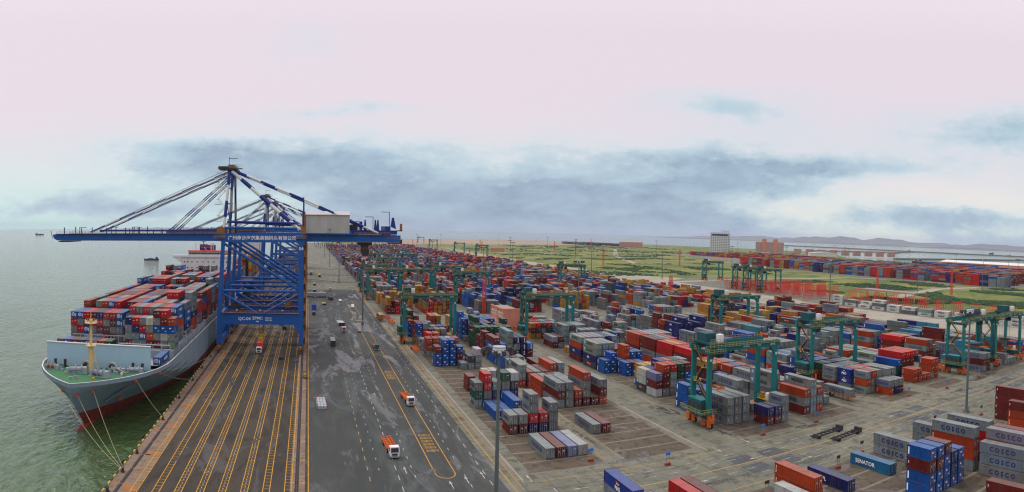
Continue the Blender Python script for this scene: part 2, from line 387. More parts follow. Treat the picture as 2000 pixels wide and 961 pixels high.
def link(name, data, parent=None, loc=None):
    o = bpy.data.objects.new(name, data); COL.objects.link(o)
    if parent: o.parent = parent
    if loc: o.location = loc
    return o
def tag(o, label=None, cat=None, group=None, kind=None):
    if label: o['label'] = label
    if cat: o['category'] = cat
    if group: o['group'] = group
    if kind: o['kind'] = kind
    return o
def thing(name, label, cat, loc=(0, 0, 0), rz=0.0, group=None):
    o = bpy.data.objects.new(name, None); COL.objects.link(o); o.location = loc; o.rotation_euler = (0, 0, rz)
    return tag(o, label, cat, group)
def copy_tree(o, parent=None, first=True):
    c = o.copy(); COL.objects.link(c)
    if parent: c.parent = parent
    for ch in KIDS.get(o.name, []): copy_tree(ch, c, False)
    return c
KIDS = {}
def snapshot():
    KIDS.clear()
    for o in bpy.data.objects:
        if o.parent: KIDS.setdefault(o.parent.name, []).append(o)
TXT = {}
def text_geo(s, size, spacing=1.0, bold=0.0, align='CENTER'):
    key = (s, size, spacing, bold, align)
    if key in TXT: return TXT[key]
    cu = bpy.data.curves.new('t', 'FONT'); cu.body = s; cu.size = size; cu.space_character = spacing
    cu.align_x = align; cu.align_y = 'CENTER'; cu.resolution_u = 2; cu.offset = bold
    o = bpy.data.objects.new('t', cu); COL.objects.link(o)
    dg = bpy.context.evaluated_depsgraph_get()
    me = bpy.data.meshes.new_from_object(o.evaluated_get(dg))
    vs = [tuple(v.co) for v in me.vertices]; fs = [tuple(p.vertices) for p in me.polygons]
    bpy.data.objects.remove(o); bpy.data.curves.remove(cu); bpy.data.meshes.remove(me)
    TXT[key] = (vs, fs)
    return TXT[key]
def face(vs, side, o):
    """put flat XY lettering on a wall: side '-x', '+x' or '-y', centred at o"""
    ox, oy, oz = o
    if side == '-x': return [(ox, oy - x, oz + y) for x, y, z in vs]
    if side == '+x': return [(ox, oy + x, oz + y) for x, y, z in vs]
    if side == '-y': return [(ox + x, oy, oz + y) for x, y, z in vs]
def vtext(vs): return [(-y, x, z) for x, y, z in vs]     # turned to read upward
# ---------------------------------------------------------------- ground, roads, quay, water
def sheet(name, pts, z, m, parent=None, kind='structure'):
    b = MB(); b.quad([(x, y, z) for x, y in pts], m); o = b.build(name, parent)
    if kind and not parent: o['kind'] = kind
    return o
def rect(name, x0, x1, y0, y1, z, m, parent=None):
    return sheet(name, [(x0, y0), (x1, y0), (x1, y1), (x0, y1)], z, m, parent)
sheet('harbour_water', [(-22000, -3000), (26000, -3000), (26000, 30000), (-22000, 30000)], -4.0, M_WATER)
land = MB()
LAND = [(-40.5, -400), (2300, -400), (2250, 500), (1900, 800), (1560, 960), (1385, 1070), (1500, 1350), (1990, 1900), (1950, 2300), (1700, 2900),
        (1500, 3500), (850, 3700), (420, 3300), (200, 2700), (-40.5, 2200)]
land.prism(LAND, -9, -0.02, M_GRASS)
o = land.build('grass_field_ground'); o['kind'] = 'structure'
sheet('sand_flat', [(250, 2250), (1250, 2560), (1500, 3450), (850, 3650), (430, 3250), (230, 2650)], 0.05, M_FLAT)
rect('yard_concrete_ground', 41.3, 344, 20, 1180, 0.0, M_CONC)
sheet('yard_concrete_ground', [(41.3, 1180), (340, 1180), (430, 2600), (60, 2300), (41.3, 1800)], 0.004, M_CONC)
sheet('apron_road', [(344, 20), (386, 20), (392, 400), (470, 610), (392, 760), (384, 1250), (410, 2000), (344, 1180)], 0.0, M_SAND)
rect('rack_yard_ground', 386, 446, 20, 404, 0.004, M_CONC)
sheet('rack_yard_ground', [(392, 404), (446, 404), (520, 560), (500, 700), (400, 640)], 0.008, M_CONC)
rect('dock_road', 0.5, 41.3, 20, 560, 0.0, M_ASPH)
rect('dock_road_concrete', 0.5, 41.3, 560, 2200, 0.0, M_CONC)
qs = MB(); qs.box(-34, 0.5, 20, 2200, -9, 0.0, M_ASPHQ); o = qs.build('quay_apron'); o['kind'] = 'structure'
qe = MB(); qe.box(-40.6, -34, 20, 2200, -9, 0.02, M_QUAYC)
for k in range(240): qe.box(-40.75, -40.45, 24 + k * 2.0, 25.4 + k * 2.0, 0.02, 0.26, M_YEL if k % 2 else M_DARK)
o = qe.build('quay_edge_coping'); o['kind'] = 'structure'
rect('rail_bed', -3.3, -0.2, 20, 1500, 0.012, M_QUAYC)
def lines(name, items, z, m, kind='structure'):
    b = MB()
    for x0, x1, y0, y1 in items: b.quad([(x0, y0, z), (x1, y0, z), (x1, y1, z), (x0, y1, z)], m)
    o = b.build(name); o['kind'] = kind; return o
b = MB()
for x in (-38.1, -1.9):
    b.box(x - .42, x + .42, 20, 1500, 0.0, 0.03, M_SEAM); b.box(x - .09, x + .09, 20, 1500, 0.03, 0.14, M_STEELR)
o = b.build('crane_rail'); o['kind'] = 'structure'
# slab joints and rusty cover plates on the coping
cp_ = []
for k in range(26): cp_.append((-40.3, -36.2, 118 + k * 9.0, 118.5 + k * 9.0))
lines('coping_plates', cp_ + [(-37.4, -34.2, 124 + k * 21, 127 + k * 21) for k in range(10)], 0.034, M_RUSTY)
lines('rail_covers', [(-3.4, -0.1, 133 + k * 13.3, 133.5 + k * 13.3) for k in range(20)], 0.03, M_YELF)
# ladder markings: pairs of yellow lines with rungs
it = []
for i in range(8):
    x = -35.3 + 4.42 * i; yend = 620
    it += [(x - .09, x + .09, 60, yend), (x + 1.31, x + 1.49, 60, yend)]
    y = 100
    while y < 330:
        it.append((x + .09, x + 1.31, y, y + 0.14)); y += 1.75
lines('yellow_lane_marking', it, 0.036, M_YELL)
it = []
for i in (2, 3, 4, 5):
    x = -35.3 + 4.42 * i + 0.7; y = 100
    while y < 480: it.append((x - .08, x + .08, y + .5, y + 1.25)); y += 1.75
lines('white_dash_marking', it, 0.037, M_WHITEL)
lines('yellow_edge_line', [(0.42, 0.64, 20, 900)], 0.037, M_YELL)
# road lanes
it = []
for x, dl, gap, y0, y1 in ((20.0, 2.6, 3.4, 128, 420), (38.9, 2.6, 3.4, 122, 520), (23.6, 1.6, 4.2, 135, 330), (34.4, 1.6, 4.2, 122, 420), (16.2, 1.2, 5.4, 140, 300)):
    y = y0
    while y < y1: it.append((x - .09, x + .09, y, y + dl)); y += dl + gap
lines('white_dash_marking', it, 0.012, M_WHITEL)
lines('yellow_dash_marking', [(13.6, 13.78, 134 + k * 6.2, 136.4 + k * 6.2) for k in range(24)], 0.012, M_YELF)
b = MB()                                                   # the long yellow-lined island on the road
for x in (28.2, 32.6): b.quad([(x - .11, 136.5, .014), (x + .11, 136.5, .014), (x + .11, 345, .014), (x - .11, 345, .014)], M_YELL)
for k in range(12):
    a0, a1 = math.pi * (1 + k / 12), math.pi * (1 + (k + 1) / 12)
    b.quad([(30.4 + 2.31 * math.cos(a0), 136.5 + 3.0 * math.sin(a0), .014), (30.4 + 2.31 * math.cos(a1), 136.5 + 3.0 * math.sin(a1), .014),
            (30.4 + 2.09 * math.cos(a1), 136.5 + 2.75 * math.sin(a1), .014), (30.4 + 2.09 * math.cos(a0), 136.5 + 2.75 * math.sin(a0), .014)], M_YELL)
b.quad([(28.2, 372, .014), (28.4, 372, .014), (28.4, 470, .014), (28.2, 470, .014)], M_YELL)
b.quad([(32.5, 372, .014), (32.7, 372, .014), (32.7, 470, .014), (32.5, 470, .014)], M_YELL)
b.quad([(28.4, 372, .014), (32.5, 372, .014), (32.5, 374.5, .014), (28.4, 374.5, .014)], M_YELF)
b.build('road_island_marking')['kind'] = 'structure'
b = MB()                                                   # worn painted characters on the island
for y0 in (150.5, 226):
    r2 = random.Random(int(y0))
    for k in range(6):
        yy = y0 + k * 2.35
        for s in range(4):
            b.quad([(29.0, yy + s * .42, .015), (31.8 - r2.random() * .6, yy + s * .42, .015), (31.8 - r2.random() * .6, yy + s * .42 + .13, .015), (29.0, yy + s * .42 + .13, .015)], M_YELL)
        for s in range(3):
            xx = 29.0 + s * 1.25 + r2.random() * .3
            b.quad([(xx, yy, .016), (xx + .14, yy, .016), (xx + .14, yy + 1.4, .016), (xx, yy + 1.4, .016)], M_YELL)
b.build('painted_character_marking')['kind'] = 'structure'
def arrow(b, x, y, rz, z, s=1.0):
    M = Matrix.Translation((x, y, z)) @ Matrix.Rotation(rz, 4, 'Z') @ Matrix.Scale(s, 4)
    b.add([(-.1, 0, 0), (.1, 0, 0), (.1, 2.6, 0), (-.1, 2.6, 0)], [(0, 1, 2, 3)], M_WHITEL, M)
    b.add([(-.38, 2.5, 0), (.38, 2.5, 0), (0, 4.2, 0)], [(0, 1, 2)], M_WHITEL, M)
b = MB()
for x, y in ((30.4, 128), (34.2, 130), (38.2, 132), (22, 137.5), (22, 203), (36.5, 206)): arrow(b, x, y, 0, .016)
for x, y, r in ((47.5, 127.5, 0), (96.5, 130.5, math.pi), (107, 132, math.pi), (79, 113, -math.pi / 2), (58, 121, math.pi / 2), (103, 118.5, math.pi / 2), (109, 111, -math.pi / 2), (160, 121, math.pi / 2)): arrow(b, x, y, r, .024)
b.build('white_arrow_marking')['kind'] = 'structure'
# concrete margin along the road and the cross road
lines('yellow_edge_line', [(42.6, 42.82, 118, 520), (44.3, 44.42, 124, 300), (0, 0.01, 0, 0.01)], 0.016, M_YELL)
lines('white_edge_line', [(45.6, 45.78, 128, 345), (94.0, 94.2, 129, 345), (50.5, 50.7, 60, 123), (170.6, 170.75, 129, 142)], 0.016, M_WHITEL)
lines('yellow_edge_line', [(68.2, 68.35, 134, 345), (72.4, 72.55, 134, 345), (48, 100, 127.3, 127.5), (104, 300, 127.3, 127.5), (54, 300, 105.8, 106.0)], 0.018, M_YELF)
lines('yellow_centre_line', [(56, 330, 116.8, 117.15)], 0.02, M_YELF)
it = []
for y, o_ in ((120.3, 0), (123.6, 1.5), (113.6, .7), (110.2, 2.2)):
    x = 60 + o_
    while x < 320:
        if not (96 < x < 104): it.append((x, x + 2.6, y - .09, y + .09))
        x += 5.6
lines('white_dash_marking', it, 0.021, M_WHITEL)
for x, y in ((97.2, 119.3), (106.8, 119.6), (97.2, 113.2), (106.8, 113.4), (161, 120.5), (170.5, 120.8), (161, 113), (170.5, 113.2), (224, 120), (232, 120), (224, 112.6), (232, 112.8)):
    rect('road_patch', x - 3.2, x + 3.2, y - 2.4, y + 2.4, 0.018, M_PATCH)
sheet('road_patch', [(47.5, 104), (60, 104), (60, 114), (46.5, 113)], 0.012, M_PATCH)
# puddles left by the rain
def puddle(cx, cy, rx, ry, seed, z=0.022, n=40):
    r_ = random.Random(seed); ph = [r_.uniform(0, 6.3) for _ in range(6)]; pts = []
    for k in range(n):
        a = 2 * math.pi * k / n; f = 1 + sum(.42 / (i + 1.3) * math.sin((i + 2) * a + ph[i]) for i in range(6)); pts.append((cx + rx * f * math.cos(a), cy + ry * f * math.sin(a)))
    b = MB(); b.add([(cx, cy, z)] + [(x, y, z) for x, y in pts], [(0, 1 + k, 1 + (k + 1) % n) for k in range(n)], M_PUD)
    b.build('rain_puddle')['kind'] = 'structure'
for i, a in enumerate([(-23.2, 262, 1.5, 26, .04), (-25.6, 218, 1.1, 9, .04), (-21.8, 300, 1.4, 20, .04), (-4.0, 262, 1.1, 18, .04), (-24.5, 178, .8, 6, .04), (-12.6, 160, .6, 4, .04), (-29, 150, .8, 5, .04),
          (24.2, 172, .6, 9, .02), (23.8, 205, .5, 12, .02), (22.4, 262, .9, 18, .02), (22.6, 325, 1.6, 12, .02), (18.5, 380, 1.2, 26, .02), (26.5, 137, 2.0, 2.2, .02), (9.0, 240, .35, 12, .02), (9, 310, .5, 20, .02), (37.4, 250, .25, 18, .02), (36.2, 345, 1.2, 10, .02),
          (76, 133, 5.0, 2.2, .026), (70.6, 150, .8, 8, .026), (50, 163, .5, 5, .026), (104.5, 165, 1.5, 7, .026), (106, 139, 1.5, 2.5, .026), (132.5, 124.5, 3.5, 1.0, .026), (190, 119.5, 10, 1.6, .026), (203, 124, 6, 1.5, .026), (130, 130, 3.5, 1.4, .026), (231, 131, 9, 3.0, .026), (214, 116, 6, 1.3, .026),
          (88, 111, 8, .8, .026), (112, 109, 9, .8, .026), (100, 340, 4, 3, .026), (98, 315, 2, 9, .026), (150, 109.5, 8, 1.2, .026)]):
    puddle(a[0], a[1], a[2], a[3], i + 40, a[4])
# stacking pads with pale strips across and beside them
BLOCKS = [50.0, 74.3, 109.5, 136.5, 171.5, 200.0, 236.5, 258.5, 297.0, 320.0]
SECT = [(137, 345), (401, 617), (650, 886), (932, 1165), (1200, 1470), (1510, 1800)]
for xb in BLOCKS:
    for (ya, yb) in SECT[:2]:
        y0 = ya - 5; rect('stacking_pad', xb - 1.2, xb + 17.4, y0, yb, 0.006, M_PAD)
    b = MB()
    y = 139.0 - 6.6 * (1 if xb < 160 else 0)
    while y < 345:
        b.quad([(xb - 1.3, y - .75, .009), (xb + 17.5, y - .75, .009), (xb + 17.5, y - .15, .009), (xb - 1.3, y - .15, .009)], M_STRIP); y += 6.6
    for xx, zz in ((xb - 4.6, .011), (xb + 19.3, .015)):
        b.quad([(xx - .8, 129, zz), (xx + .8, 129, zz), (xx + .8, 345, zz), (xx - .8, 345, zz)], M_STRIP)
    b.build('pad_strips')['kind'] = 'structure'
for x0, x1 in ((54, 71), (76, 92), (100, 118), (120, 142), (150, 172)):
    rect('stacking_pad', x0, x1, 60, 103, 0.006, M_PAD)
    lines('pad_strips', [(x0, x1, 62 + k * 6.6, 62.8 + k * 6.6) for k in range(6)], 0.01, M_STRIP)
# rubber fenders and bollards along the coping
fe = thing('quay_fender', 'black rubber fender on the quay wall beside the water', 'fender', (-40.75, 140.4, -1.6), group='black fenders along the quay wall')
b = MB(); b.tube((-.9, 0, 0), (0, 0, 0), .55, M_TYRE, 10); b.build('rubber_cylinder', fe)
b = MB(); b.box(-1.1, -.9, -.9, .9, -1.3, 1.5, M_DARK); b.build('face_plate', fe)
bo = thing('mooring_bollard', 'dark steel bollard on the quay edge', 'bollard', (-39.6, 122, 0.02), group='bollards along the quay edge')
b = MB(); b.tube((0, 0, 0), (0, 0, .12), .55, M_DARK, 10); b.tube((0, 0, .12), (0, 0, .7), .26, M_DARK, 10, .3); b.build('post', bo)
b = MB(); b.tube((0, -.5, .72), (0, .5, .72), .22, M_DARK, 10); b.build('cap', bo)
snapshot()
ORD = ['', 'first', 'second', 'third', 'fourth', 'fifth', 'sixth', 'seventh', 'eighth', 'ninth', 'tenth', 'eleventh', 'twelfth', 'thirteenth', 'fourteenth', 'fifteenth', 'sixteenth']
fe['label'] = 'black rubber fender on the quay wall, first counted from the near end'
bo['label'] = 'dark bollard holding the bow mooring lines of the ship'
for k in range(1, 16): c = copy_tree(fe); c.location = (-40.75, 140.4 + k * 19, -1.6); c['label'] = 'black rubber fender on the quay wall, %s counted from the near end' % ORD[k + 1]
for k, y in enumerate((122.5, 145.5, 173, 196, 220, 240, 262, 300, 322, 344, 366)): c = copy_tree(bo); c.location = (-39.6, y, .02); c['label'] = 'dark steel bollard on the quay edge, %s of the unroped row from the near end' % ORD[k + 1]
bo.location = (-39.6, 133.5, .02)

# ---------------------------------------------------------------- shipping containers
CW, CH = 2.44, 2.59
COLS = {'g': (0.25, 0.295, 0.30), 'G': (0.19, 0.215, 0.22), 'M': (0.29, 0.325, 0.31), 'w': (0.55, 0.60, 0.57), 'v': (0.20, 0.24, 0.42), 'm': (0.185, 0.020, 0.016),
        'o': (0.50, 0.060, 0.012), 'r': (0.62, 0.012, 0.014), 'b': (0.006, 0.105, 0.44), 'B': (0.014, 0.022, 0.16), 'H': (0.012, 0.020, 0.10), 'd': (0.065, 0.085, 0.10),
        'n': (0.012, 0.09, 0.05), 't': (0.055, 0.27, 0.40), 'y': (0.50, 0.25, 0.04), 'Y': (0.60, 0.38, 0.05), 's': (0.02, 0.19, 0.42), 'S': (0.014, 0.020, 0.22), 'P': (0.015, 0.05, 0.32),
        'j': (0.02, 0.13, 0.42), 'c': (0.018, 0.17, 0.52), 'R': (0.85, 0.88, 0.82), 'e': (0.22, 0.48, 0.38)}
CNAME = {'g': 'grey', 'G': 'plain grey', 'M': 'light grey', 'w': 'whitish', 'v': 'lavender blue', 'm': 'maroon', 'o': 'orange-red', 'r': 'bright red', 'b': 'blue', 'B': 'navy',
         'H': 'dark navy', 'd': 'charcoal', 'n': 'dark green', 't': 'pale teal', 'y': 'tan', 'Y': 'yellow', 's': 'sky blue', 'S': 'deep blue', 'P': 'royal blue', 'j': 'mid blue', 'c': 'bright blue',
         'R': 'white', 'e': 'mint green'}
# writing: (text, size, spacing, bold, material, along-offset fraction, z, vertical)
def marks(code, L, side):
    """lettering on a long side -> list of (verts, faces, material)"""
    out = []
    big = L > 8
    def put(s, size, mat, u, z, sp_=1.0, bold=0.0, vert=False):
        vs, fs = text_geo(s, size, sp_, bold)
        if vert: vs = vtext(vs)
        # u: position from the far (left in the picture) end, 0..1
        y = L * (1 - u)
        if side == '-x': out.append((face(vs, '-x', (-0.03, y, z)), fs, mat))
        else: out.append((face(vs, '+x', (CW + 0.03, L * u, z)), fs, mat))
    def bar(u0, u1, z0, z1, mat):
        if side == '-x': out.append(([(-.025, L * (1 - u0), z0), (-.025, L * (1 - u1), z0), (-.025, L * (1 - u1), z1), (-.025, L * (1 - u0), z1)], [(0, 1, 2, 3)], mat))
        else: out.append(([(CW + .025, L * u0, z0), (CW + .025, L * u1, z0), (CW + .025, L * u1, z1), (CW + .025, L * u0, z1)], [(0, 1, 2, 3)], mat))
    if code == 'g':
        put('COSCO', 1.45 if big else 1.1, M_TXTB, .5, 1.25, 1.6 if big else 1.2, .055)
        put('CBHU', .3, M_TXTB, .14 if big else .2, 2.1)
    elif code in 'MR':
        s = 1.0 if big else .62
        c0 = .11 if big else .14; hw = .045 if big else .07
        bar(c0 - hw, c0 + hw, .95, 2.05, M_LOGO)
        put('*', 2.0, M_TXTW, c0, 1.22)
        put('MAERSK', 1.5 * s, M_TXTK, .5 if big else .6, 1.45, 1.05, .045)
        if not big: put('SEALAND', .5, M_TXTK, .6, .85, 1.1, .01)
    elif code == 's': put('SENATOR', 1.3, M_TXTW, .38, 1.25, 1.05, .025)
    elif code == 'S': put('Safmarine', 1.3 if big else .9, M_TXTW, .5, 1.3, 1.0, .0); bar(.12, .17, 1.2, 1.7, M_TXTR)
    elif code == 'P': put('P&O', 1.15, M_TXTW, .5, .85, 1.0, .04); bar(.45, .55, 1.6, 1.9, M_TXTY); bar(.44, .5, 1.9, 2.15, M_TXTR)
    elif code == 'd': bar(.42, .62, 1.0, 1.7, M_TXTR); bar(.34, .41, 1.3, 1.6, M_TXTW)
    elif code == 'j': put('HANJIN', 1.25, M_TXTW, .55, 1.25, 1.1, .03)
    elif code in 'ob': bar(.05, .075 if big else .11, .55, 2.1, M_TXTW) if code == 'b' else put('TRITON', .42, M_TXTW, .05 if big else .1, 1.3, 1.0, .01, True)
    elif code == 'm' : put('TEX', .4, M_TXTW, .05 if big else .1, 1.5, 1.0, .01, True)
    elif code == 'c' and big: put('CMA CGM', 1.0, M_TXTW, .5, 1.3, 1.0, .03)
    elif code == 'y': put('MSC', .9, M_TXTK, .5, 1.3, 1.0, .03)
    elif code == 'B' and big: put('APL', 1.2, M_TXTW, .4, 1.25, 1.0, .03)
    return out
def end_marks(code):
    """writing on the door end: list of (verts, faces, material), door end faces -y"""
    out = []
    def bar(x0, x1, z0, z1, mat): out.append(([(x0, -.10, z0), (x1, -.10, z0), (x1, -.10, z1), (x0, -.10, z1)], [(0, 1, 2, 3)], mat))
    def put(s, size, x, z, mat, vert=False):
        vs, fs = text_geo(s, size, 1.0, .02)
        if vert: vs = vtext(vs)
        out.append((face(vs, '-y', (x, -.10, z)), fs, mat))
    if code == 'g': bar(.28, .52, .25, .5, M_TXTK); bar(.3, .55, 1.5, 1.8, M_TXTY); bar(1.6, 2.1, 2.1, 2.2, M_TXTK)
    elif code in 'MR': bar(.35, .75, 1.15, 1.65, M_LOGO); bar(1.55, 1.95, 1.15, 1.65, M_LOGO)
    elif code == 'b': bar(.6, 1.1, 1.6, 1.95, M_TXTW); bar(1.15, 1.35, 1.6, 1.95, M_TXTR); bar(1.5, 2.1, .7, .85, M_TXTW)
    elif code in 'Hc': put('CMA', .62, 1.62, 1.55, M_TXTW, True); put('CGM', .62, 1.62, .75, M_TXTW) if False else bar(1.35, 1.95, .5, .75, M_TXTW); bar(.35, .6, 1.5, 1.9, M_TXTR)
    elif code == 'j':
        n = 18; vs = []
        for rr in (.62, .44): vs += [(.95 + rr * math.cos(2 * math.pi * k / n), -.10, 1.55 + rr * math.sin(2 * math.pi * k / n)) for k in range(n)]
        out.append((vs, [(k, (k + 1) % n, n + (k + 1) % n, n + k) for k in range(n)], M_TXTW)); put('H', .6, .95, 1.55, M_TXTW); put('HANJIN', .34, 1.95, 1.3, M_TXTW, True)
    elif code in 'mor': bar(.5, .85, 1.45, 1.6, M_TXTW); bar(1.5, 2.1, 1.75, 1.85, M_TXTW); bar(1.5, 1.95, 1.5, 1.58, M_TXTW)
    elif code in 'vBSPndt': bar(1.5, 2.05, 1.75, 1.87, M_TXTW)
    return out

def container_body(L):
    b = MB(); m = M_CONT; w = CW; h = CH
    for x in (0, w - .14):
        for y in (0, L - .14): b.box(x, x + .14, y, y + .14, 0, h, m)
    for x in (0, w - .1):
        b.box(x, x + .1, .14, L - .14, .12, .24, m); b.box(x, x + .1, .14, L - .14, h - .12, h, m)
    for y in (0.0, L - .1):
        b.box(.14, w - .14, y, y + .1, .12, .24, m); b.box(.14, w - .14, y, y + .1, h - .12, h, m)
    # corrugated side walls
    n = int(round((L - .28) / .56)); p = (L - .28) / n
    for side in (0, 1):
        pts = []
        for k in range(n):
            y = .14 + k * p
            pts += [(y, .02), (y + p * .3, .02), (y + p * .5, .075), (y + p * .8, .075)]
        pts.append((L - .14, .02))
        vs = []
        for y, d in pts:
            x = d if side == 0 else w - d
            vs += [(x, y, .24), (x, y, h - .12)]
        fs = [(2 * k, 2 * k + 1, 2 * k + 3, 2 * k + 2) for k in range(len(pts) - 1)]
        if side == 0: fs = [f[::-1] for f in fs]
        b.add(vs, fs, m)
    # blank end
    b.box(.14, w - .14, L - .09, L - .05, .16, h - .12, m)
    # roof with shallow pressings
    n = int(L / 1.0)
    for k in range(n):
        y0 = .1 + (L - .2) * k / n; y1 = .1 + (L - .2) * (k + 1) / n; mdl = (y0 + y1) / 2
        b.add([(.1, y0, h - .03), (w - .1, y0, h - .03), (w - .1, mdl, h - .005), (.1, mdl, h - .005)], [(0, 1, 2, 3)], m)
        b.add([(.1, mdl, h - .005), (w - .1, mdl, h - .005), (w - .1, y1, h - .03), (.1, y1, h - .03)], [(0, 1, 2, 3)], m)
    b.box(.14, w - .14, .14, L - .14, .14, .18, M_SEAM)
    return b.mesh('container_body')
def door_leaf():
    b = MB(); b.box(0, 1.06, .01, .06, .17, CH - .13, M_CONT)
    for x in (.25, .78):
        b.tube((x, -.02, .2), (x, -.02, CH - .15), .028, M_LGREY, 5); b.box(x - .1, x + .1, -.06, .0, 1.05, 1.12, M_LGREY)
    for z in (.5, 1.2, 1.9): b.box(.0, .1, -.02, .01, z, z + .1, M_CONT)
    b.box(1.0, 1.06, -.005, .01, .2, CH - .15, M_SEAM); b.box(.02, 1.04, -.004, .01, .17, .21, M_SEAM)
    return b.mesh('door')
BODY = {40: container_body(12.19), 20: container_body(6.06)}
LEN = {40: 12.19, 20: 6.06}
DOOR = door_leaf()
MARKMESH = {}
def mark_mesh(code, L, side):
    k = (code, L, side)
    if k not in MARKMESH:
        b = MB()
        for vs, fs, mt in marks(code, LEN[L], side): b.add(vs, fs, mt)
        MARKMESH[k] = b.mesh('lettering') if b.f else None
    return MARKMESH[k]
def end_mesh(code):
    k = ('end', code)
    if k not in MARKMESH:
        b = MB()
        for vs, fs, mt in end_marks(code): b.add(vs, fs, mt)
        MARKMESH[k] = b.mesh('door_marks') if b.f else None
    return MARKMESH[k]
def make_container(x, y, z, L, code, label, group, ship=False, jit=1.0, plain=False):
    c = tuple(min(1, v * jit) for v in COLS[code]) + (1,)
    o = link('shipping_container', BODY[L], None, (x, y, z)); o.color = c
    tag(o, label, 'container', group)
    for k in (0, 1):
        d = link('door', DOOR, o, (.15 + k * 1.08, 0, 0)); d.color = c
    mm = None if plain else mark_mesh(code, L, '+x' if ship else '-x')
    if mm: link('lettering', mm, o)['kind'] = 'stuff'
    em = end_mesh(code)
    if em: link('door_marks', em, o)['kind'] = 'stuff'
    return o

ALLC = []        # every box: dict
OCC = {}
def cells(x, y, z, L):
    t = int(round(z / 2.59))
    return [(int((x + dx) // 1.42), int((y + dy) // 3), t) for dx in (.5, 2.0) for dy in [1.2 + 2.4 * k for k in range(int(LEN[L] // 2.4))]]
def addc(x, y, z, L, code, where, force=False, zoff=0.0):
    cs = cells(x, y, z - zoff, L)
    if not force and any(c in OCC for c in cs): return False
    d = dict(x=x, y=y, z=z, L=L, c=code, w=where, zo=zoff, n=len(ALLC))
    for c in cs: OCC[c] = d['n']
    ALLC.append(d); return True
def row(x0, y0, L, s, where, pitch=2.84, force=True):
    for i, st in enumerate(s.split('|')):
        for k, ch in enumerate(st):
            if ch not in ' .': addc(x0 + i * pitch, y0, k * CH, L, ch, (where, i + 1, k + 1, len(st)), force)

# hand-read stacks: letter = colour of each tier from the ground up, '|' = next stack
A = 'of dock-road block'
row(55.0, 139.2, 40, "g|m|v|w", ('nearest row', A))
row(52.3, 158.9, 20, "mg|mg|Brgg|Br|GGg", ('second row', A))
row(52.4, 172.5, 40, "b|b|bb", ('third row', A))
row(49.9, 185.1, 20, "Mng|BGrr|BBM|BBGn|BBdw", ('fourth row', A))
row(52.8, 204.9, 20, "mm", ('fifth row', A))
row(63.5, 223.0, 20, "w|w", ('sixth row', A))
row(58.6, 238.2, 20, "g|Md|MMw", ('seventh row', A))
row(49.9, 244.8, 20, "bbm|bbbb|bbbb|Bmb|b|G", ('eighth row', A))
row(50.0, 264.4, 20, "goo|mgo|ogg|oow|ogo|g", ('ninth row', A))
row(50.0, 277.6, 20, "MM|mmr|moo|gg|mg|g", ('tenth row', A))
row(52.8, 297.5, 20, "mMg|mr|mog|Mgb|gmm|.", ('eleventh row', A))
row(52.8, 311.0, 20, "mg|oom|mrg|gb|rm|g", ('twelfth row', A))
row(50.0, 330.6, 20, "yyyy|yym|mmr|yr|yb|m", ('thirteenth row', A))
Bk = 'of second block'
row(73.7, 152.8, 40, "g|m", ('lone pair', Bk))
row(74.2, 179.0, 40, "gmg|ggg|mo|mggo|m|omg", ('nearest row', Bk))
row(74.2, 192.8, 40, "oo|og|gm|gg|g|g", ('second row', Bk))
row(71.4, 206.8, 40, "oMM|oo|og|gm|gMo|gMM", ('third row', Bk))
row(74.2, 220.0, 40, "gg|gg|.|gm|g|.", ('fourth row', Bk))
row(74.2, 233.4, 40, "bb|gm|gg|g|.|.", ('fifth row', Bk))
row(74.2, 246.8, 40, "bbjm|bbc|mgggg|gHgH|HHHH|Hmc", ('sixth row', Bk))
row(74.6, 298.6, 20, "g", ('seventh row', Bk))
row(71.2, 317.0, 20, "om|g|og", ('eighth row', Bk))
row(81.9, 326.5, 20, "gogm|bgmg|mmgg|ggg", ('ninth row', Bk))
Ck = 'of front gantry crane block'
row(111.0, 143.4, 40, "ggg|ggg|ggg", ('nearest row', Ck))
row(120.6, 137.0, 20, "mB|mB|ggg", ('front edge row', Ck))
row(120.0, 150.6, 40, "Bggg|gg|g", ('second row', Ck))
row(109.4, 161.6, 20, "bbb|b|.|.", ('third row', Ck))
row(115.2, 164.2, 20, "mb|bb|Bb", ('fourth row', Ck))
row(120.8, 171.0, 40, "dt|gM|M", ('fifth row', Ck))
row(109.4, 180.0, 20, "wmv|gmmo|gMMr|ggnn|ggbm|gG", ('sixth row', Ck))
row(109.2, 186.6, 20, "dww|bwS|ggMS|gMwo|ggnn|gbmg", ('seventh row', Ck))
row(109.2, 193.2, 20, ".|bYy|ggY|gMb|gyn|gmg", ('eighth row', Ck))
row(114.7, 210.9, 20, "bb|bm|ob", ('ninth row', Ck))
row(109.2, 217.9, 20, "bb|bbb|bb|mmoo|mbb|gbb", ('tenth row', Ck))
row(109.2, 225.3, 40, "dBMM|moMM|moMM|moo|gbb|gbb", ('eleventh row', Ck))
row(109.6, 240.6, 40, "mBoM|mmmM|mgdM|gdMM|gmMS|ggMM", ('twelfth row', Ck))
row(112.5, 259.2, 20, "y|dM|dgMM|ggMM|gMMM|MMM", ('thirteenth row', Ck))
row(110.4, 273.5, 40, "mg|gm|MggM|gdMd|gMMM|gMMM", ('fourteenth row', Ck))
row(109.2, 300.0, 20, "ymy|ydr|mgd|mnr|gbg|gg", ('fifteenth row', Ck))
row(109.2, 308.0, 20, "og|rom|gmm|gMM|MMS|gMM", ('sixteenth row', Ck))
row(109.2, 321.5, 20, "r|on|Mwg|mrr|gbg|gMM", ('seventeenth row', Ck))
Dk = 'of fourth block'
row(136.9, 139.0, 40, "mMo|MMMM|oMo", ('nearest row', Dk))
row(136.5, 152.4, 40, "gGMM|ggM|MMM|g", ('second row', Dk))
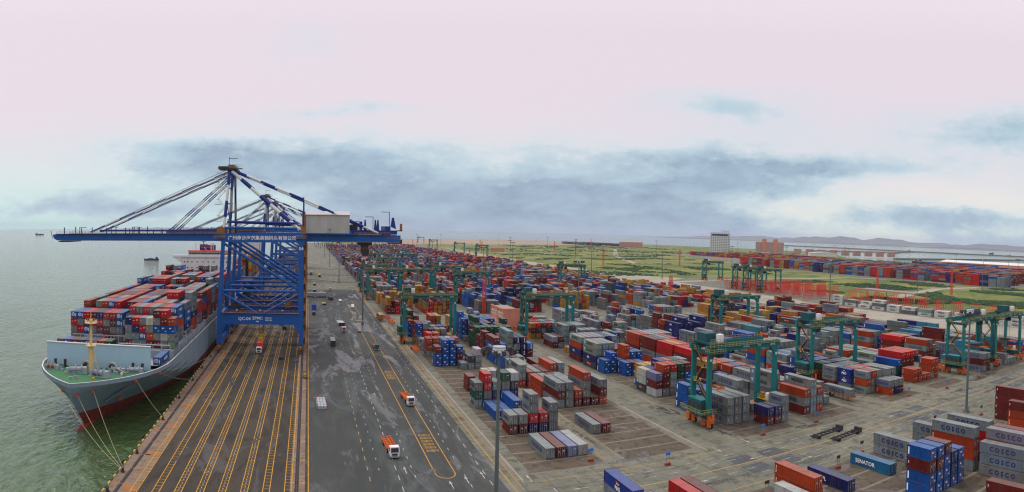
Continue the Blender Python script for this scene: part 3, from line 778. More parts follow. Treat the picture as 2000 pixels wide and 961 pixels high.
row(136.5, 165.6, 40, "gG|gdg|gGd|gom", ('third row', Dk))
row(136.5, 178.8, 20, "gb|gdo|Gbb|mro|om|g", ('fourth row', Dk))
row(136.5, 186.0, 40, "mmy|gro|omo|ogg|gg|g", ('fifth row', Dk))
row(136.5, 199.4, 40, "rmmr|rrrr|mrrr|rmr|ggo|gg", ('sixth row', Dk))
row(136.5, 212.8, 40, "ggrr|mrrY|rrrr|orr|MMg|ggg", ('seventh row', Dk))
row(136.5, 226.2, 40, "ogmm|gMMd|gggg|ooor|ggg|gg", ('eighth row', Dk))
row(136.5, 239.6, 40, "gmoo|oogr|bodM|omMM|bMMM|ggMM", ('ninth row', Dk))
Ek = 'of royal-blue box block'
row(172.6, 144.4, 20, "gog|ggo|ggg", ('nearest row', Ek))
row(171.4, 151.0, 20, "GPP|mgo|ggg|oor", ('second row', Ek))
row(170.2, 157.6, 20, "mgg|mmg|gmt|mgg|mog|og", ('third row', Ek))
row(177.3, 137.7, 20, "og|Bg|mg", ('front edge row', Ek))
row(171.5, 165.0, 20, "mmn|gmg|ggS|gog|rgg|gmg", ('fourth row', Ek))
row(171.5, 184.6, 40, "ogg|ggb|bgg|ggt|ggg|ggM", ('fifth row', Ek))
row(171.5, 198.0, 40, "gbog|ggog|gogg|gmgg|gggg|ggmg", ('sixth row', Ek))
Fk = 'of sixth block'
row(199.6, 151.6, 40, "Bnb|mmmr|mnmr|mmmr|mbbo|rmt", ('nearest row', Fk))
row(199.6, 165.0, 40, "gg|gMM|ggg|ggm|gMM|gm", ('second row', Fk))
row(199.6, 178.4, 40, "bgo|ggM|gbm|ggg|gmM|gM", ('third row', Fk))
Gk = 'by paired cranes'
row(236.6, 164.0, 40, "omgo|Bmog|mgg|mm", ('second row', Gk))
row(238.4, 135.0, 40, "gmg|mmg|g", ('nearest row', Gk))
row(236.6, 178.0, 40, "oomr|ogbo|MdoY|gBBB|gmBB|mmm", ('third row', Gk))
row(254.8, 136.0, 20, "g", ('front edge row', Gk))
row(258.4, 135.6, 40, "gg|g|g|g", ('row under last crane', Gk))
row(285.4, 141.0, 40, "mrb|mb|r", ('row at the right edge', Gk))
Hk = 'at bottom edge'
row(58.9, 104.2, 40, "gP|g", ('only row', Hk))
row(71.7, 99.7, 40, "r|m", ('red row', Hk))
row(89.3, 86.6, 40, "w", ('row before the orange stack', Hk))
row(92.8, 90.3, 40, "oo|.", ('orange row', Hk))
row(102.0, 89.4, 40, "B", ('navy row', Hk))
Ik = 'of lower right block'
row(116.4, 89.3, 40, "s", ('front row', Ik))
row(126.3, 90.4, 40, "gg|.", ('row behind sky-blue box', Ik))
row(122.4, 83.6, 20, "g", ('small box row', Ik))
row(134.2, 84.0, 40, "ggg|.", ('middle row', Ik))
row(111.6, 75.2, 20, "bbmb|bbmb|bbbm|bBB|bbb", ('small box front row', Ik))
row(131.4, 76.3, 40, "goog|.", ('rear row', Ik))
row(131.0, 62.2, 40, "ggg|gmog|oomm", ('right front row', Ik))
row(135.6, 76.3, 40, ".|mrrg", ('rear right row', Ik))
row(122.6, 55.5, 40, "m", ('lowest row', Ik))
row(171.0, 75.8, 40, "oom", ('row at the right edge', Ik))
row(176.0, 83.0, 40, "mmmm", ('last row at the right edge', Ik))

# the rest of the yard, filled bay by bay with the mix of colours of each part
def palette(x, y):
    if y > 900 and x > 230: return 'rrmmmrogb'
    if x < 100 and y > 395 and y < 520: return 'yymmgroGy'
    if 140 < x < 160 and 300 < y < 345: return 'HHHBBmgb'
    if 105 < x < 140 and 401 < y < 480: return 'HHHgmbBb'
    if x > 290 and y > 240 and y < 345: return 'yyyrmmgr'
    if x > 290 and y > 430: return 'yyyyymoYBg'
    if x > 225 and y > 240 and y < 345: return 'YymMgdByo'
    if y < 260 and x > 160: return 'ggggGMMoombBt'
    if x > 110 and y < 345: return 'ggMMMGgombtB'
    if y > 400: return 'ggGMmmorbbBydrv'
    return 'ggmmoryybGMBn'
for bi, xb in enumerate(BLOCKS):
    for si, (ya, yb) in enumerate(SECT):
        if si >= 4 and bi > 7: continue
        y = ya + (0 if si else 6.6)
        while y + 12.2 < yb:
            rr = rng.random(); y0 = y; y += 13.2
            if si == 0 and xb < 100 and y0 < 345: 
                if y0 < 250: continue
            if si == 0 and 100 < xb < 112: continue
            if si == 0 and (xb > 310 or (xb > 290 and y0 < 250)): continue
            if rr < .06: continue
            L = 40 if rng.random() < .62 else 20
            pal = palette(xb, y0)
            hb = rng.choice((3, 3, 4, 4)) if not (xb > 290 and y0 > 400) else rng.choice((1, 2))
            same = rng.random() < .5; cc = rng.choice(pal)
            for half in ((0,) if L == 40 else (0, 6.6)):
                for i in range(6):
                    h = max(0, min(5, hb + rng.choice((-2, -1, 0, 0, 0, 0, 1))))
                    c = rng.choice(pal)
                    for k in range(h):
                        if same and rng.random() < .75: c = cc
                        elif rng.random() < .55: c = rng.choice(pal)
                        if not addc(xb + i * 2.84, y0 + half, k * CH, L, c, (('gen', str(bi)), i + 1, k + 1, h)): break
# far container park beyond the grass, stacked five high
for bx in range(5):
    X0 = 760 + bx * 46
    y = 396 + bx * 12
    while y < 985:
        cc = rng.choice('rgGbmygmyrgoB'); sx = X0 + (18 if y > 760 else 0) + (-14 if y < 470 else 0)
        for i in range(7):
            for k in range(rng.choice((5, 6, 6))):
                addc(sx + i * 2.6, y, k * CH, 40, cc if rng.random() < .72 else rng.choice('gmbyrGo'), (('far', '1'), 0, 0, 0))
        y += 13.0 if rng.random() < .8 else 24
for X0, Y0, nb, pal in ((1090, 1180, 22, 'yymroY'), (1180, 1120, 24, 'yymmro'), (1000, 1250, 18, 'ymrob'), (1270, 700, 18, 'bgmyB'), (1180, 560, 20, 'bgmrg'), (1150, 2380, 30, 'dmBGg'), (1250, 2400, 28, 'dmBGm')):
    for j in range(nb):
        cc = rng.choice(pal)
        for i in range(6):
            for k in range(rng.choice((3, 4, 4))):
                addc(X0 + i * 2.6, Y0 + j * 13, k * CH, 40, cc if rng.random() < .6 else rng.choice(pal), (('far', '2'), 0, 0, 0))
# boxes on the ship
SHIPZ = 12.3; HZB = 10.6
def shiprow(x0, y0, L, s, nm):
    for i, st in enumerate(s.split('|')):
        for k, ch in enumerate(st):
            if ch != '.': addc(x0 + i * 2.5, y0, SHIPZ + k * CH, L, ch, (('ship', nm), i + 1, k + 1, len(st)), True, SHIPZ)
shiprow(-62.0, 212.5, 20, "mggB|ggBr|gjrg|mogw|mgbgm|gwbmr|ggbo", 'short bow row')
shiprow(-85.6, 222.0, 40, "Ggrj|Grgj|jjmr|ggrm|gmrB|mmgr|mgmr|ggjj|wBg|.|.|.|.|.|.|.", 'first full row')
shiprow(-63.1, 222.0, 40, "gmoGr|ggmrg|gmgrr|goMgg|bgwMm|gmowr|ggojj", 'quay-side first row')
shiprow(-85.4, 207.6, 20, 'G|b|m|d|B|B|o|n', 'row aft of breakwater')
addc(-47.3, 193.2, HZB, 40, 'j', (('ship', 'beside the breakwater'), 1, 1, 1), True, HZB)
sh = [5, 5, 5, 5, 5, 5, 6, 6, 6, 6, 6, 6, 6]
for j in range(12):
    y0 = 235.4 + j * 13.3
    run = 0
    for i in range(16):
        if run <= 0: run = rng.choice((3, 4, 5, 7)); dh = rng.choice((-1, 0, 0, 0, 0, 1)); cc = rng.choice('rmgorobM')
        run -= 1
        h = sh[j] + dh
        for k in range(h):
            c = cc if rng.random() < .3 else rng.choice('rrmmoggMobBjrg')
            addc(-85.4 + i * 2.51, y0, SHIPZ + k * CH, 40, c, (('ship', 'j%d' % j), i + 1, k + 1, h), False, SHIPZ)
for j in range(2):
    for i in range(16):
        for k in range(rng.choice((5, 6, 6))): addc(-85.4 + i * 2.51, 424 + j * 14, SHIPZ + k * CH, 40, rng.choice('rrmgbo'), (('ship', 'aft%d' % j), i + 1, k + 1, 5), False, SHIPZ)
for j in range(9):       # second ship, tan boxes
    for i in range(15):
        for k in range(rng.choice((6, 7, 7))): addc(-83 + i * 2.51, 520 + j * 15, SHIPZ + k * CH, 40, rng.choice('yyyyyYmog'), (('ship2', ''), i + 1, k + 1, 5), False, SHIPZ)

def vis(d):
    x, y, z, L = d['x'], d['y'], d['z'] - d['zo'], LEN[d['L']]; t = int(round(z / CH))
    def oc(px, py, tt): return (int(px // 1.42), int(py // 3), tt) in OCC
    top = all(oc(x + 1.2, y + q * L, t + 1) for q in (.2, .5, .8))
    front = oc(x + 1.2, y - 2.0, t)
    side = all(oc(x - 1.3, y + q * L, t) for q in (.2, .5, .8))
    if x < -40: side = side and all(oc(x + 3.8, y + q * L, t) for q in (.2, .5, .8))
    return (not top) + (not front) * 2 + (not side) * 4
def inview(x, y):
    a = math.atan2(x, y) - YAW
    return abs(a) < .80
cand = []
for d in ALLC:
    d['v'] = vis(d); d['d'] = math.hypot(d['x'], d['y'] + 3); d['one'] = False
    if d['v'] and inview(d['x'], d['y']): cand.append((d['d'] * (1.0 if d['v'] > 1 else 1.5) * (1.0 if d['L'] == 40 else 1.12), d['n']))
cand.sort()
for _, n in cand[:258]: ALLC[n]['one'] = True
ORD = ['', 'first', 'second', 'third', 'fourth', 'fifth', 'sixth', 'seventh', 'eighth', 'ninth', 'tenth', 'eleventh', 'twelfth', 'thirteenth', 'fourteenth', 'fifteenth', 'sixteenth']
stack = MB(); shipstack = MB(); farstack = MB()
def soft(v): return tuple(round(min(.9, a * rng.uniform(.85, 1.15)), 4) for a in v)
for d in ALLC:
    x, y, z, L, c = d['x'], d['y'], d['z'], d['L'], d['c']
    jx = rng.uniform(-.05, .05)
    if d['one']:
        (w0, w1), i, k, h = d['w'][0] if isinstance(d['w'][0], tuple) else (d['w'][0], ''), d['w'][1], d['w'][2], d['w'][3]
        size = 'long' if L == 40 else 'short'
        if w0 == 'ship': where = 'ship, ' + (w1 if not w1.startswith('j') else ORD[int(w1[1:]) + 2] + ' deck row'); grp = 'containers on the ship'
        elif w0 == 'gen': where = 'row %d of %s block' % (round((y - 137) / 6.6), ORD[int(w1) + 1]); grp = 'containers stacked in the yard'
        else: where = w0 + ' ' + w1; grp = 'containers stacked in the yard'
        tier = 'on the ground' if k == 1 and w0 != 'ship' else ('lowest' if k == 1 else '%s tier' % ORD[k])
        lab = '%s %s container, %s, %s stack, %s' % (CNAME[c], size, tier, ORD[i], where)
        make_container(x + jx, y + rng.uniform(-.1, .1), z, L, c, lab, grp, w0 == 'ship', rng.uniform(.85, 1.15))
        continue
    if not d['v'] and d['d'] > 260: continue
    b = shipstack if (x < -40) else (farstack if x > 600 else stack)
    b.c = soft(COLS[c]); l = LEN[L]; y0 = y + rng.uniform(-.12, .12); x0 = x + jx
    zb = z + .13
    vs = [(x0, y0, zb), (x0 + CW, y0, zb), (x0 + CW, y0 + l, zb), (x0, y0 + l, zb), (x0, y0, z + CH - .04), (x0 + CW, y0, z + CH - .04), (x0 + CW, y0 + l, z + CH - .04), (x0, y0 + l, z + CH - .04)]
    b.add(vs, [(4, 5, 6, 7), (0, 1, 5, 4), (1, 2, 6, 5), (2, 3, 7, 6), (3, 0, 4, 7)], M_CONTS)
    if d['d'] < 430:      # lettering and door-end marks on the boxes still close enough to read
        b.c = (1, 1, 1)
        if d['v'] & 4 and x > -40:
            for vs, fs, mt in marks(c, l, '-x'): b.add([(p[0] + x0, p[1] + y0, p[2] + z) for p in vs], fs, mt)
        if x < -40 and d['v'] & 4:
            for vs, fs, mt in marks(c, l, '+x'): b.add([(p[0] + x0, p[1] + y0, p[2] + z) for p in vs], fs, mt)
        if d['v'] & 2:
            for vs, fs, mt in end_marks(c): b.add([(p[0] + x0, p[1] + y0 + .06, p[2] + z) for p in vs], fs, mt)
for b, nm, lab in ((stack, 'container_stacks', 'the many container stacks filling the yard beyond the nearest rows'),
                   (shipstack, 'ship_container_stacks', 'containers stacked on the decks of the ships behind the front rows'),
                   (farstack, 'far_container_stacks', 'container stacks of the far park beyond the grass')):
    o = b.build(nm, fix=False); tag(o, lab, 'containers', kind='stuff')
# ---------------------------------------------------------------- quay cranes
def stripes(b, p, q, r, m1, m2, seg=6.0, n=8, first=0):
    p, q = Vector(p), Vector(q); L = (q - p).length; k = max(2, int(round(L / seg)))
    for i in range(k):
        mt = m1 if (i + first) % 2 == 0 else m2
        b.tube(p + (q - p) * (i / k), p + (q - p) * ((i + 1) / k), r * (1.0 if mt is m1 else 1.14), mt, n)
def rail_run(b, p, q, h=1.1, m=None, step=2.0):
    m = m or M_RAIL; p, q = Vector(p), Vector(q); L = (q - p).length; k = max(1, int(L / step)); up_ = Vector((0, 0, 1))
    for z in (h, h * .5): b.beam(p + up_ * z, q + up_ * z, .07, .07, m)
    for i in range(k + 1):
        a = p + (q - p) * (i / k); b.beam(a, a + up_ * h, .06, .06, m)
def zigzag(b, x, y, z0, z1, run, axis, m, h=3.0):
    """flights of stairs with landings up the side of a leg"""
    z = z0; s = 1
    while z < z1 - .5:
        zz = min(z1, z + h)
        a = (x - run / 2 * s, y, z) if axis == 'x' else (x, y - run / 2 * s, z)
        c = (x + run / 2 * s, y, zz) if axis == 'x' else (x, y + run / 2 * s, zz)
        b.beam(a, c, .7, .12, m); b.beam((a[0], a[1], a[2] + 1), (c[0], c[1], c[2] + 1), .08, .08, m)
        b.box(c[0] - .7, c[0] + .7, c[1] - .7, c[1] + .7, zz - .06, zz + .02, m)
        z = zz; s = -s
W = 25.0                      # distance between front and rear frames
def quay_crane(label, loc, number, top=True, boomup=False):
    t = thing('quay_crane', label, 'crane', loc, 0, 'blue ship-to-shore cranes along the quay')
    g = 36.1                  # rail gauge; local x=0 is the sea rail
    for fy in (0.0, W):
        b = MB()
        b.beam((.3, fy, 3.4), (.4, fy, 17), 2.5, 1.8, M_BLUE, 1.9, 1.6); b.beam((.4, fy, 17), (1.8, fy, 47.4), 1.9, 1.6, M_BLUE, 1.5, 1.5); b.build('sea_leg', t)
        b = MB(); b.beam((35.6, fy, 3.4), (35.2, fy, 17), 1.4, 1.8, M_BLUE, 2.5, 1.6); b.beam((35.2, fy, 17), (35.2, fy, 47.4), 2.0, 1.6, M_BLUE, 2.0, 1.5); b.build('land_leg', t)
        b = MB(); b.box(1.4, 34.4, fy - .8, fy + .8, 12.0, 16.8, M_BLUE)
        b.prism([(32.2, 12.0), (34.6, 12.0), (34.6, 8.2)], fy - .78, fy + .78, M_BLUE, 'y'); b.prism([(1.3, 12.0), (3.4, 12.0), (1.3, 9)], fy - .78, fy + .78, M_BLUE, 'y')
        b.build('portal_beam', t)
        b = MB(); b.tube((1.2, fy, 26.4), (34.4, fy, 26.2), .58, M_BLUE, 10); b.build('tie_tube', t)
        b = MB(); b.tube((1.4, fy, 25.2), (16.4, fy, 17.0), .45, M_BLUE, 8); b.tube((34.2, fy, 25.0), (19.6, fy, 17.0), .45, M_BLUE, 8); b.build('v_brace', t)
        b = MB(); b.tube((2.2, fy, 46.6), (34.2, fy, 27.2), .62, M_BLUE, 10); b.build('diagonal_brace', t)
        b = MB(); b.box(1.0, 36.4, fy - .7, fy + .7, 47.2, 50.9, M_BLUE); b.build('upper_beam', t)
        b = MB(); b.tube((2.4, fy, 53.4), (33.5, fy, 53.2), .55, M_BLUE, 8); b.tube((3.5, fy, 56.0), (33.0, fy, 55.4), .5, M_NAVY, 8); b.build('upper_tube', t)
    for x, nm in ((.3, 'sea'), (35.4, 'land')):
        b = MB(); b.box(x - .8, x + .8, .9, W - .9, 2.9, 5.0, M_BLUE); b.box(x - .7, x + .7, .8, W - .8, 13.0, 16.2, M_BLUE)
        b.tube((x, .5, 16.5), (x, W / 2, 30), .4, M_BLUE); b.tube((x, W - .5, 16.5), (x, W / 2, 30), .4, M_BLUE); b.build('side_frame', t)
        b = MB(); b.box(x - .5 + (1.2 if nm == 'sea' else 0), x + .5 + (1.2 if nm == 'sea' else 0), .7, W - .7, 47.6, 49.6, M_BLUE); b.build('top_cross_beam', t)
        for fy in (0.0, W):
            b = MB()
            b.box(x - .5, x + .5, fy - 4.6, fy + 4.6, 1.9, 2.9, M_RUSTY)
            for k in range(4): b.prism([(fy - 4.4 + k * 2.3, 1.95), (fy - 2.5 + k * 2.3, 1.95), (fy - 3.45 + k * 2.3, .6)], x - .42, x + .42, M_RUSTY, 'x')
            bg = b.build('bogie', t)
            b = MB()
            for k in range(8): b.tube((x - .3, fy - 4.2 + k * 1.2, .48), (x + .3, fy - 4.2 + k * 1.2, .48), .42, M_DARK, 8)
            b.build('wheels', bg)
    b = MB(); b.box(1.2, 34.6, -.1, .1, 0, .05, M_GREY)
    # walkway with rails on the portal beam
    for fy in (0, W):
        b = MB(); b.box(1.4, 34.4, fy - 1.9, fy - .85, 17.0, 17.1, M_RUSTY); rail_run(b, (1.4, fy - 1.9, 17.1), (34.4, fy - 1.9, 17.1)); b.build('portal_walkway', t)
    b = MB()
    for x in (8, 18, 27.5):
        for fy in (-1.4, W - 1.4): b.box(x - .35, x + .35, fy - .3, fy + .3, 18.0, 18.4, M_LAMP)
    b.build('floodlight', t)['kind'] = 'stuff'
    b = MB(); b.box(5, 7.6, W - 4.8, W - 2.6, 16.8, 19.3, M_DARK); b.box(9, 11, 2, 4, 16.8, 18.3, M_DARK); b.box(28, 30.5, W - 4.6, W - 2.4, 16.8, 20.2, M_RUSTY); b.build('equipment_box', t)['kind'] = 'stuff'
    b = MB(); b.tube((6.8, 2.0, 19.6), (6.8, 3.2, 19.6), 1.9, M_DARK, 16); b.build('cable_reel', t)
    # stairs
    b = MB(); zigzag(b, 36.9, 2.5, .6, 46.5, 3.2, 'y', M_RUSTY, 2.9); b.beam((37.4, .8, 1), (37.4, .8, 47), .12, .12, M_RUSTY); b.beam((37.4, 4.3, 1), (37.4, 4.3, 47), .12, .12, M_RUSTY); b.build('stairway', t)
    # girder and boom
    for gy in (4.0, 19.0):
        b = MB(); b.box(-76.0, 78.4, gy - .55, gy + .55, 47.7, 50.7, M_BLUE)
        b.prism([(-78.2, 50.3), (-76, 50.7), (-76, 47.7), (-77.6, 48.6)], gy - .55, gy + .55, M_BLUE, 'y')
        b.box(-74, 78, gy - .75, gy + .75, 47.55, 47.72, M_GREY); b.build('girder', t)
        b = MB(); s = -1.1 if gy < 10 else 1.1
        b.box(-76, 0, gy + s - .5, gy + s + .5, 50.7, 50.8, M_RUSTY); rail_run(b, (-76, gy + s, 50.8), (-2, gy + s, 50.8), 1.1, M_RAIL, 1.6)
        b.box(58, 74, gy + s - .5, gy + s + .5, 50.7, 50.8, M_RUSTY); rail_run(b, (58, gy + s, 50.8), (74, gy + s, 50.8), 1.1, M_RAIL, 1.3); rail_run(b, (37, gy + s, 50.9), (56, gy + s, 51.3), 1.1, M_RAIL, 2.0)
        b.build('boom_walkway', t)
    b = MB()
    for k in range(13): b.box(-74 + k * 12.4, -73.4 + k * 12.4, 4.5, 18.5, 49.4, 50.5, M_NAVY)
    for x in (-72.5, -64, -52, -43, -41, -36.5, -30, -26, -24, -14, -8):
        hgt = 1.6 + (x * 7 % 3) * .55; b.beam((x, 4.2, 50.7), (x, 4.2, 50.7 + hgt), .35, .35, M_NAVY); b.beam((x, 19, 50.7), (x, 19, 51 + hgt), .35, .35, M_NAVY)
    b.box(-60, -1, 18.3, 19.7, 51.6, 52.5, M_NAVY)
    for x in (-70, -54, -43.5): b.beam((x, 18, 50.7), (x, 18, 53.8), .25, .25, M_DARK); b.beam((x, 18, 53.7), (x + 3.6, 18, 53.7), .25, .25, M_DARK)
    b.beam((-78.5, 4, 48.6), (-79.3, 4, 52.2), .2, .2, M_DARK); b.box(-75, -70, 3, 20, 46.9, 47.5, M_DARK); b.build('boom_cross_ties', t)['kind'] = 'stuff'
    # machinery house
    mh = MB(); mh.box(37.2, 56.0, 2.0, 20.0, 51.3, 59.0, M_CREAM); mh.prism([(1.6, 59.0), (20.4, 59.0), (20.4, 59.3), (11, 61.0), (1.6, 59.3)], 37.0, 56.2, M_CREAM, 'x')
    mho = mh.build('machinery_house', t)
    b = MB()
    for k in range(13): b.box(37.2 + k * 1.55, 37.26 + k * 1.55, 1.94, 2.0, 51.4, 58.9, M_LGREY)
    b.box(37.1, 56.1, 1.93, 2.0, 58.85, 59.0, M_GREY); b.build('wall_seam', mho)['kind'] = 'stuff'
    b = MB(); b.box(46.6, 48.6, 1.88, 1.96, 51.6, 53.7, M_LGREY); b.build('house_door', mho)
    b = MB(); b.box(47.2, 47.7, 1.8, 1.9, 52.5, 53.1, M_DARK); b.build('vent', mho)
    b = MB(); b.box(36.6, 58.5, 1.0, 21.0, 50.8, 51.1, M_BLUE); b.prism([(54, 50.7), (57.6, 50.7), (56.3, 53.1), (54.9, 53.1)], 2.6, 4.4, M_BLUE, 'y'); b.build('house_platform', t)
    # counterweight end
    b = MB()
    b.box(56.5, 77, 4.6, 18.4, 51.0, 52.8, M_NAVY); b.box(57, 59.5, 5, 18, 52.5, 55.2, M_DARK); b.box(71.5, 74.0, 4, 19, 49, 54.6, M_NAVY); b.box(61, 62, 8, 9, 52, 56.6, M_NAVY)
    for x in (63, 67.5, 68.6): b.prism([(x - .7, 52.5), (x + .7, 52.5), (x + .25, 57.4), (x - .25, 57.4)], 5.2, 6.0, M_NAVY, 'y')
    b.prism([(74.2, 54.5), (76.6, 53.4), (75.6, 58.4), (74.8, 58.4)], 5, 6.2, M_NAVY, 'y')
    for x, zt in ((60.5, 56.5), (66.4, 58.6), (73.6, 60.8)): b.beam((x, 5, 52), (x, 5, zt), .25, .25, M_DARK); b.beam((x - 3.4, 5, zt), (x, 5, zt), .25, .25, M_DARK)
    b.box(77, 79.5, 5, 9, 52.5, 52.9, M_DARK); b.box(78.4, 79.3, 5, 6.5, 52.9, 55.8, M_RUSTY); b.box(73, 79.2, 4, 7, 47.0, 48.9, M_DARK); rail_run(b, (72, 3.4, 49.3), (79.4, 3.4, 48.2), 1.1, M_RAIL, 1.2)
    b.build('counterweight', t)
    # trolley parked at the rear, festoon loops
    b = MB(); b.box(60.5, 66, 5, 18, 46.2, 47.5, M_DARK); b.box(61.5, 64.8, 7, 10, 42.6, 46.2, M_RUSTY); b.build('trolley', t)
    b = MB(); b.box(61.8, 64.6, 4.4, 6.8, 41.6, 44.6, M_DARK); b.box(61.7, 64.7, 4.3, 4.42, 42.6, 44.2, M_GLASS); b.beam((65, 8, 46), (69.5, 8, 43), .35, .35, M_DARK); b.build('operator_cabin', t)
    b = MB()
    for k in range(22):
        x = 41 + k * 1.65; dz = 2.2 + .5 * math.sin(k * 1.7)
        b.beam((x, 3.2, 47.5), (x + .3, 3.2, 47.5 - dz), .16, .16, M_DARK); b.beam((x + .3, 3.2, 47.5 - dz), (x + .9, 3.2, 47.5 - dz), .16, .16, M_RUSTY); b.beam((x + .9, 3.2, 47.5 - dz), (x + 1.2, 3.2, 47.5), .16, .16, M_DARK)
    b.build('festoon_cable', t)['kind'] = 'stuff'
    if top:
        for fy in (4.0, 19.0):
            ly = 1.0 if fy < 10 else 23.5
            b = MB(); stripes(b, (1.8, ly, 51), (3.9, fy + (2 if fy < 10 else -2), 79), .62, M_STAYW, M_NAVY, 7.0, 8, 0); b.build('apex_post', t)
            b = MB(); stripes(b, (4.6, ly, 51), (5.0, fy + (2 if fy < 10 else -2), 78.5), .5, M_NAVY, M_GREY, 8.0, 8, 0); b.build('apex_post', t)
            s = 1 if fy < 10 else -1; ay = fy + 1.6 * s
            b = MB(); stripes(b, (4.2, ay, 78.2), (-59.8, fy, 51.4), .27, M_NAVY, M_STAYW, 7.5, 6); stripes(b, (4.0, ay + .9, 77.6), (-59.2, fy + 1.0, 51.4), .27, M_NAVY, M_STAYW, 7.5, 6, 1); b.build('forestay', t)
            b = MB(); stripes(b, (4.2, ay, 76.2), (-23.6, fy, 51.4), .26, M_NAVY, M_STAYW, 5.5, 6); stripes(b, (4.2, ay + .9, 75.4), (-22.6, fy + 1.0, 51.4), .26, M_NAVY, M_STAYW, 5.5, 6); b.build('forestay', t)
            b = MB(); b.tube((4.2, ay, 79.3), (-59.8, fy, 51.6), .09, M_DARK, 5); b.build('hoist_rope', t)
            b = MB(); stripes(b, (4.9, ay, 78.0), (34.4, ly, 52.6), .74, M_STAYW, M_NAVY, 5.4, 10); b.build('backstay', t)
            b = MB(); stripes(b, (5.2, ay, 78.6), (36.3, ly, 65.6), .42, M_STAYW, M_NAVY, 6.5, 8, 1); stripes(b, (36.3, ly, 65.6), (68.5, fy, 51.6), .42, M_STAYW, M_NAVY, 6.5, 8); b.build('rear_stay', t)
            b = MB(); b.beam((36.2, ly, 51), (36.2, ly, 66.6), .7, .5, M_NAVY, .5, .4); b.build('stay_mast', t)
        b = MB(); b.box(2.2, 7.0, 4.4, 18.6, 78.6, 79.3, M_DARK); b.box(-1.4, 3.2, 7, 16, 79.2, 80.4, M_DARK); b.box(3.2, 5.8, 5.6, 17.4, 79.3, 80.9, M_RUSTY)
        for k in range(4): b.tube((3.6 + .2, 7 + k * 2.8, 80), (4.8, 7.4 + k * 2.8, 80), .9, M_RUSTY, 10)
        rail_run(b, (6.6, 4.4, 79.3), (6.6, 18.6, 79.3), 1.6, M_GREY, 1.5); rail_run(b, (2.2, 4.3, 79.3), (9.4, 4.3, 79.3), 1.5, M_GREY, 1.2); b.box(7, 9.4, 4.4, 8, 79.1, 79.3, M_GREY)
        b.beam((3.6, 6, 80.6), (3.6, 6, 84.2), .2, .2, M_DARK); b.beam((3.6, 6, 83.6), (7.4, 6, 83.6), .25, .2, M_DARK); b.build('apex_platform', t)
        b = MB(); zigzag(b, .2, 6.5, 51.5, 77.5, 3.4, 'x', M_RAIL, 3.6)
        for z in (56, 63.5, 71): b.box(-2.6, 0, 5.4, 7.4, z, z + .15, M_RAIL); rail_run(b, (-2.6, 5.4, z + .1), (0, 5.4, z + .1), 1.1, M_GREY, 1.0)
        b.build('tower_stairway', t)
        b = MB()
        for z in (57, 64, 71): b.beam((3.2, 5.4, z), (3.2, 17.6, z), .5, .5, M_BLUE)
        b.beam((3, 5, 51), (3, 18, 64), .3, .3, M_RUSTY); b.beam((3, 18, 51), (3, 5, 64), .3, .3, M_RUSTY); b.build('tower_bracing', t)['kind'] = 'stuff'
    b = MB(); b.box(-.9, 2.5, -.9, .9, 50.9, 53.6, M_RUSTY); b.build('hinge_bracket', t); b = MB(); b.box(35.2, 37.0, -.9, .9, 50.9, 54.2, M_RUSTY); b.box(35.6, 37.0, .9, 2.4, 52, 60, M_RUSTY); b.build('hinge_bracket', t)
    for x in (.3, 35.2):
        b = MB(); rail_run(b, (x - 2.4, -1.6, 49.0), (x + 2.4, -1.6, 49.0), 1.3, M_YEL, .9); b.box(x - 2.4, x + 2.4, -1.6, -.7, 48.9, 49.05, M_RUSTY); b.build('leg_head_platform', t)
    if number:
        def sign(s, size, x, z, sp_=1.0, bold=.01):
            vs, fs = text_geo(s, size, sp_, bold); m = MB(); m.add(face(vs, '-y', (x, 0, z)), fs, M_TXTW); return m
        m = MB()
        for s, size, x, z, sp_, y in (('广州南沙海港集装箱码头有限公司', 1.95, 18.6, 49.0, 1.0, -.74), ('QC-' + number, 1.9, 11.2, 14.4, 1.0, -.84), ('ZPMC', 1.7, 16.8, 14.7, 1.0, -.84), ('2004', .7, 16.8, 13.3, 1.0, -.84),
                                      ('SWL 61t', .8, 21.6, 14.9, 1.0, -.84), ('SWL 50t', .8, 21.6, 13.9, 1.0, -.84), (number, 2.0, 35.3, 44.6, 1.0, -.83)):
            vs, fs = text_geo(s, size, sp_, .02); m.add(face(vs, '-y', (x, y, z)), fs, M_TXTW)
        m.build('lettering', t)['kind'] = 'stuff'
    return t
qc = quay_crane('blue quay crane with Chinese lettering and white machinery house, nearest the camera', (-38.1, 275, 0), '04')
q2 = quay_crane('blue crane portal without stays, directly behind the front quay crane', (-38.1, 323, 0), '', False)
for nm in list(q2.children):
    if nm.name.startswith(('girder', 'boom', 'machinery', 'house_pl', 'counterw', 'festoon', 'trolley', 'operator')):
        for c2 in list(nm.children): bpy.data.objects.remove(c2)
        bpy.data.objects.remove(nm)
snapshot()
for y, lab in ((520, 'blue quay crane with striped stays, second tall tower along the quay'), (655, 'blue quay crane, third tall tower along the quay'),
               (745, 'blue quay crane, fourth tall tower along the quay'), (860, 'small distant blue quay crane, farthest tall tower on the quay')):
    c = copy_tree(qc); c.location = (-38.1, y, 0); c['label'] = lab

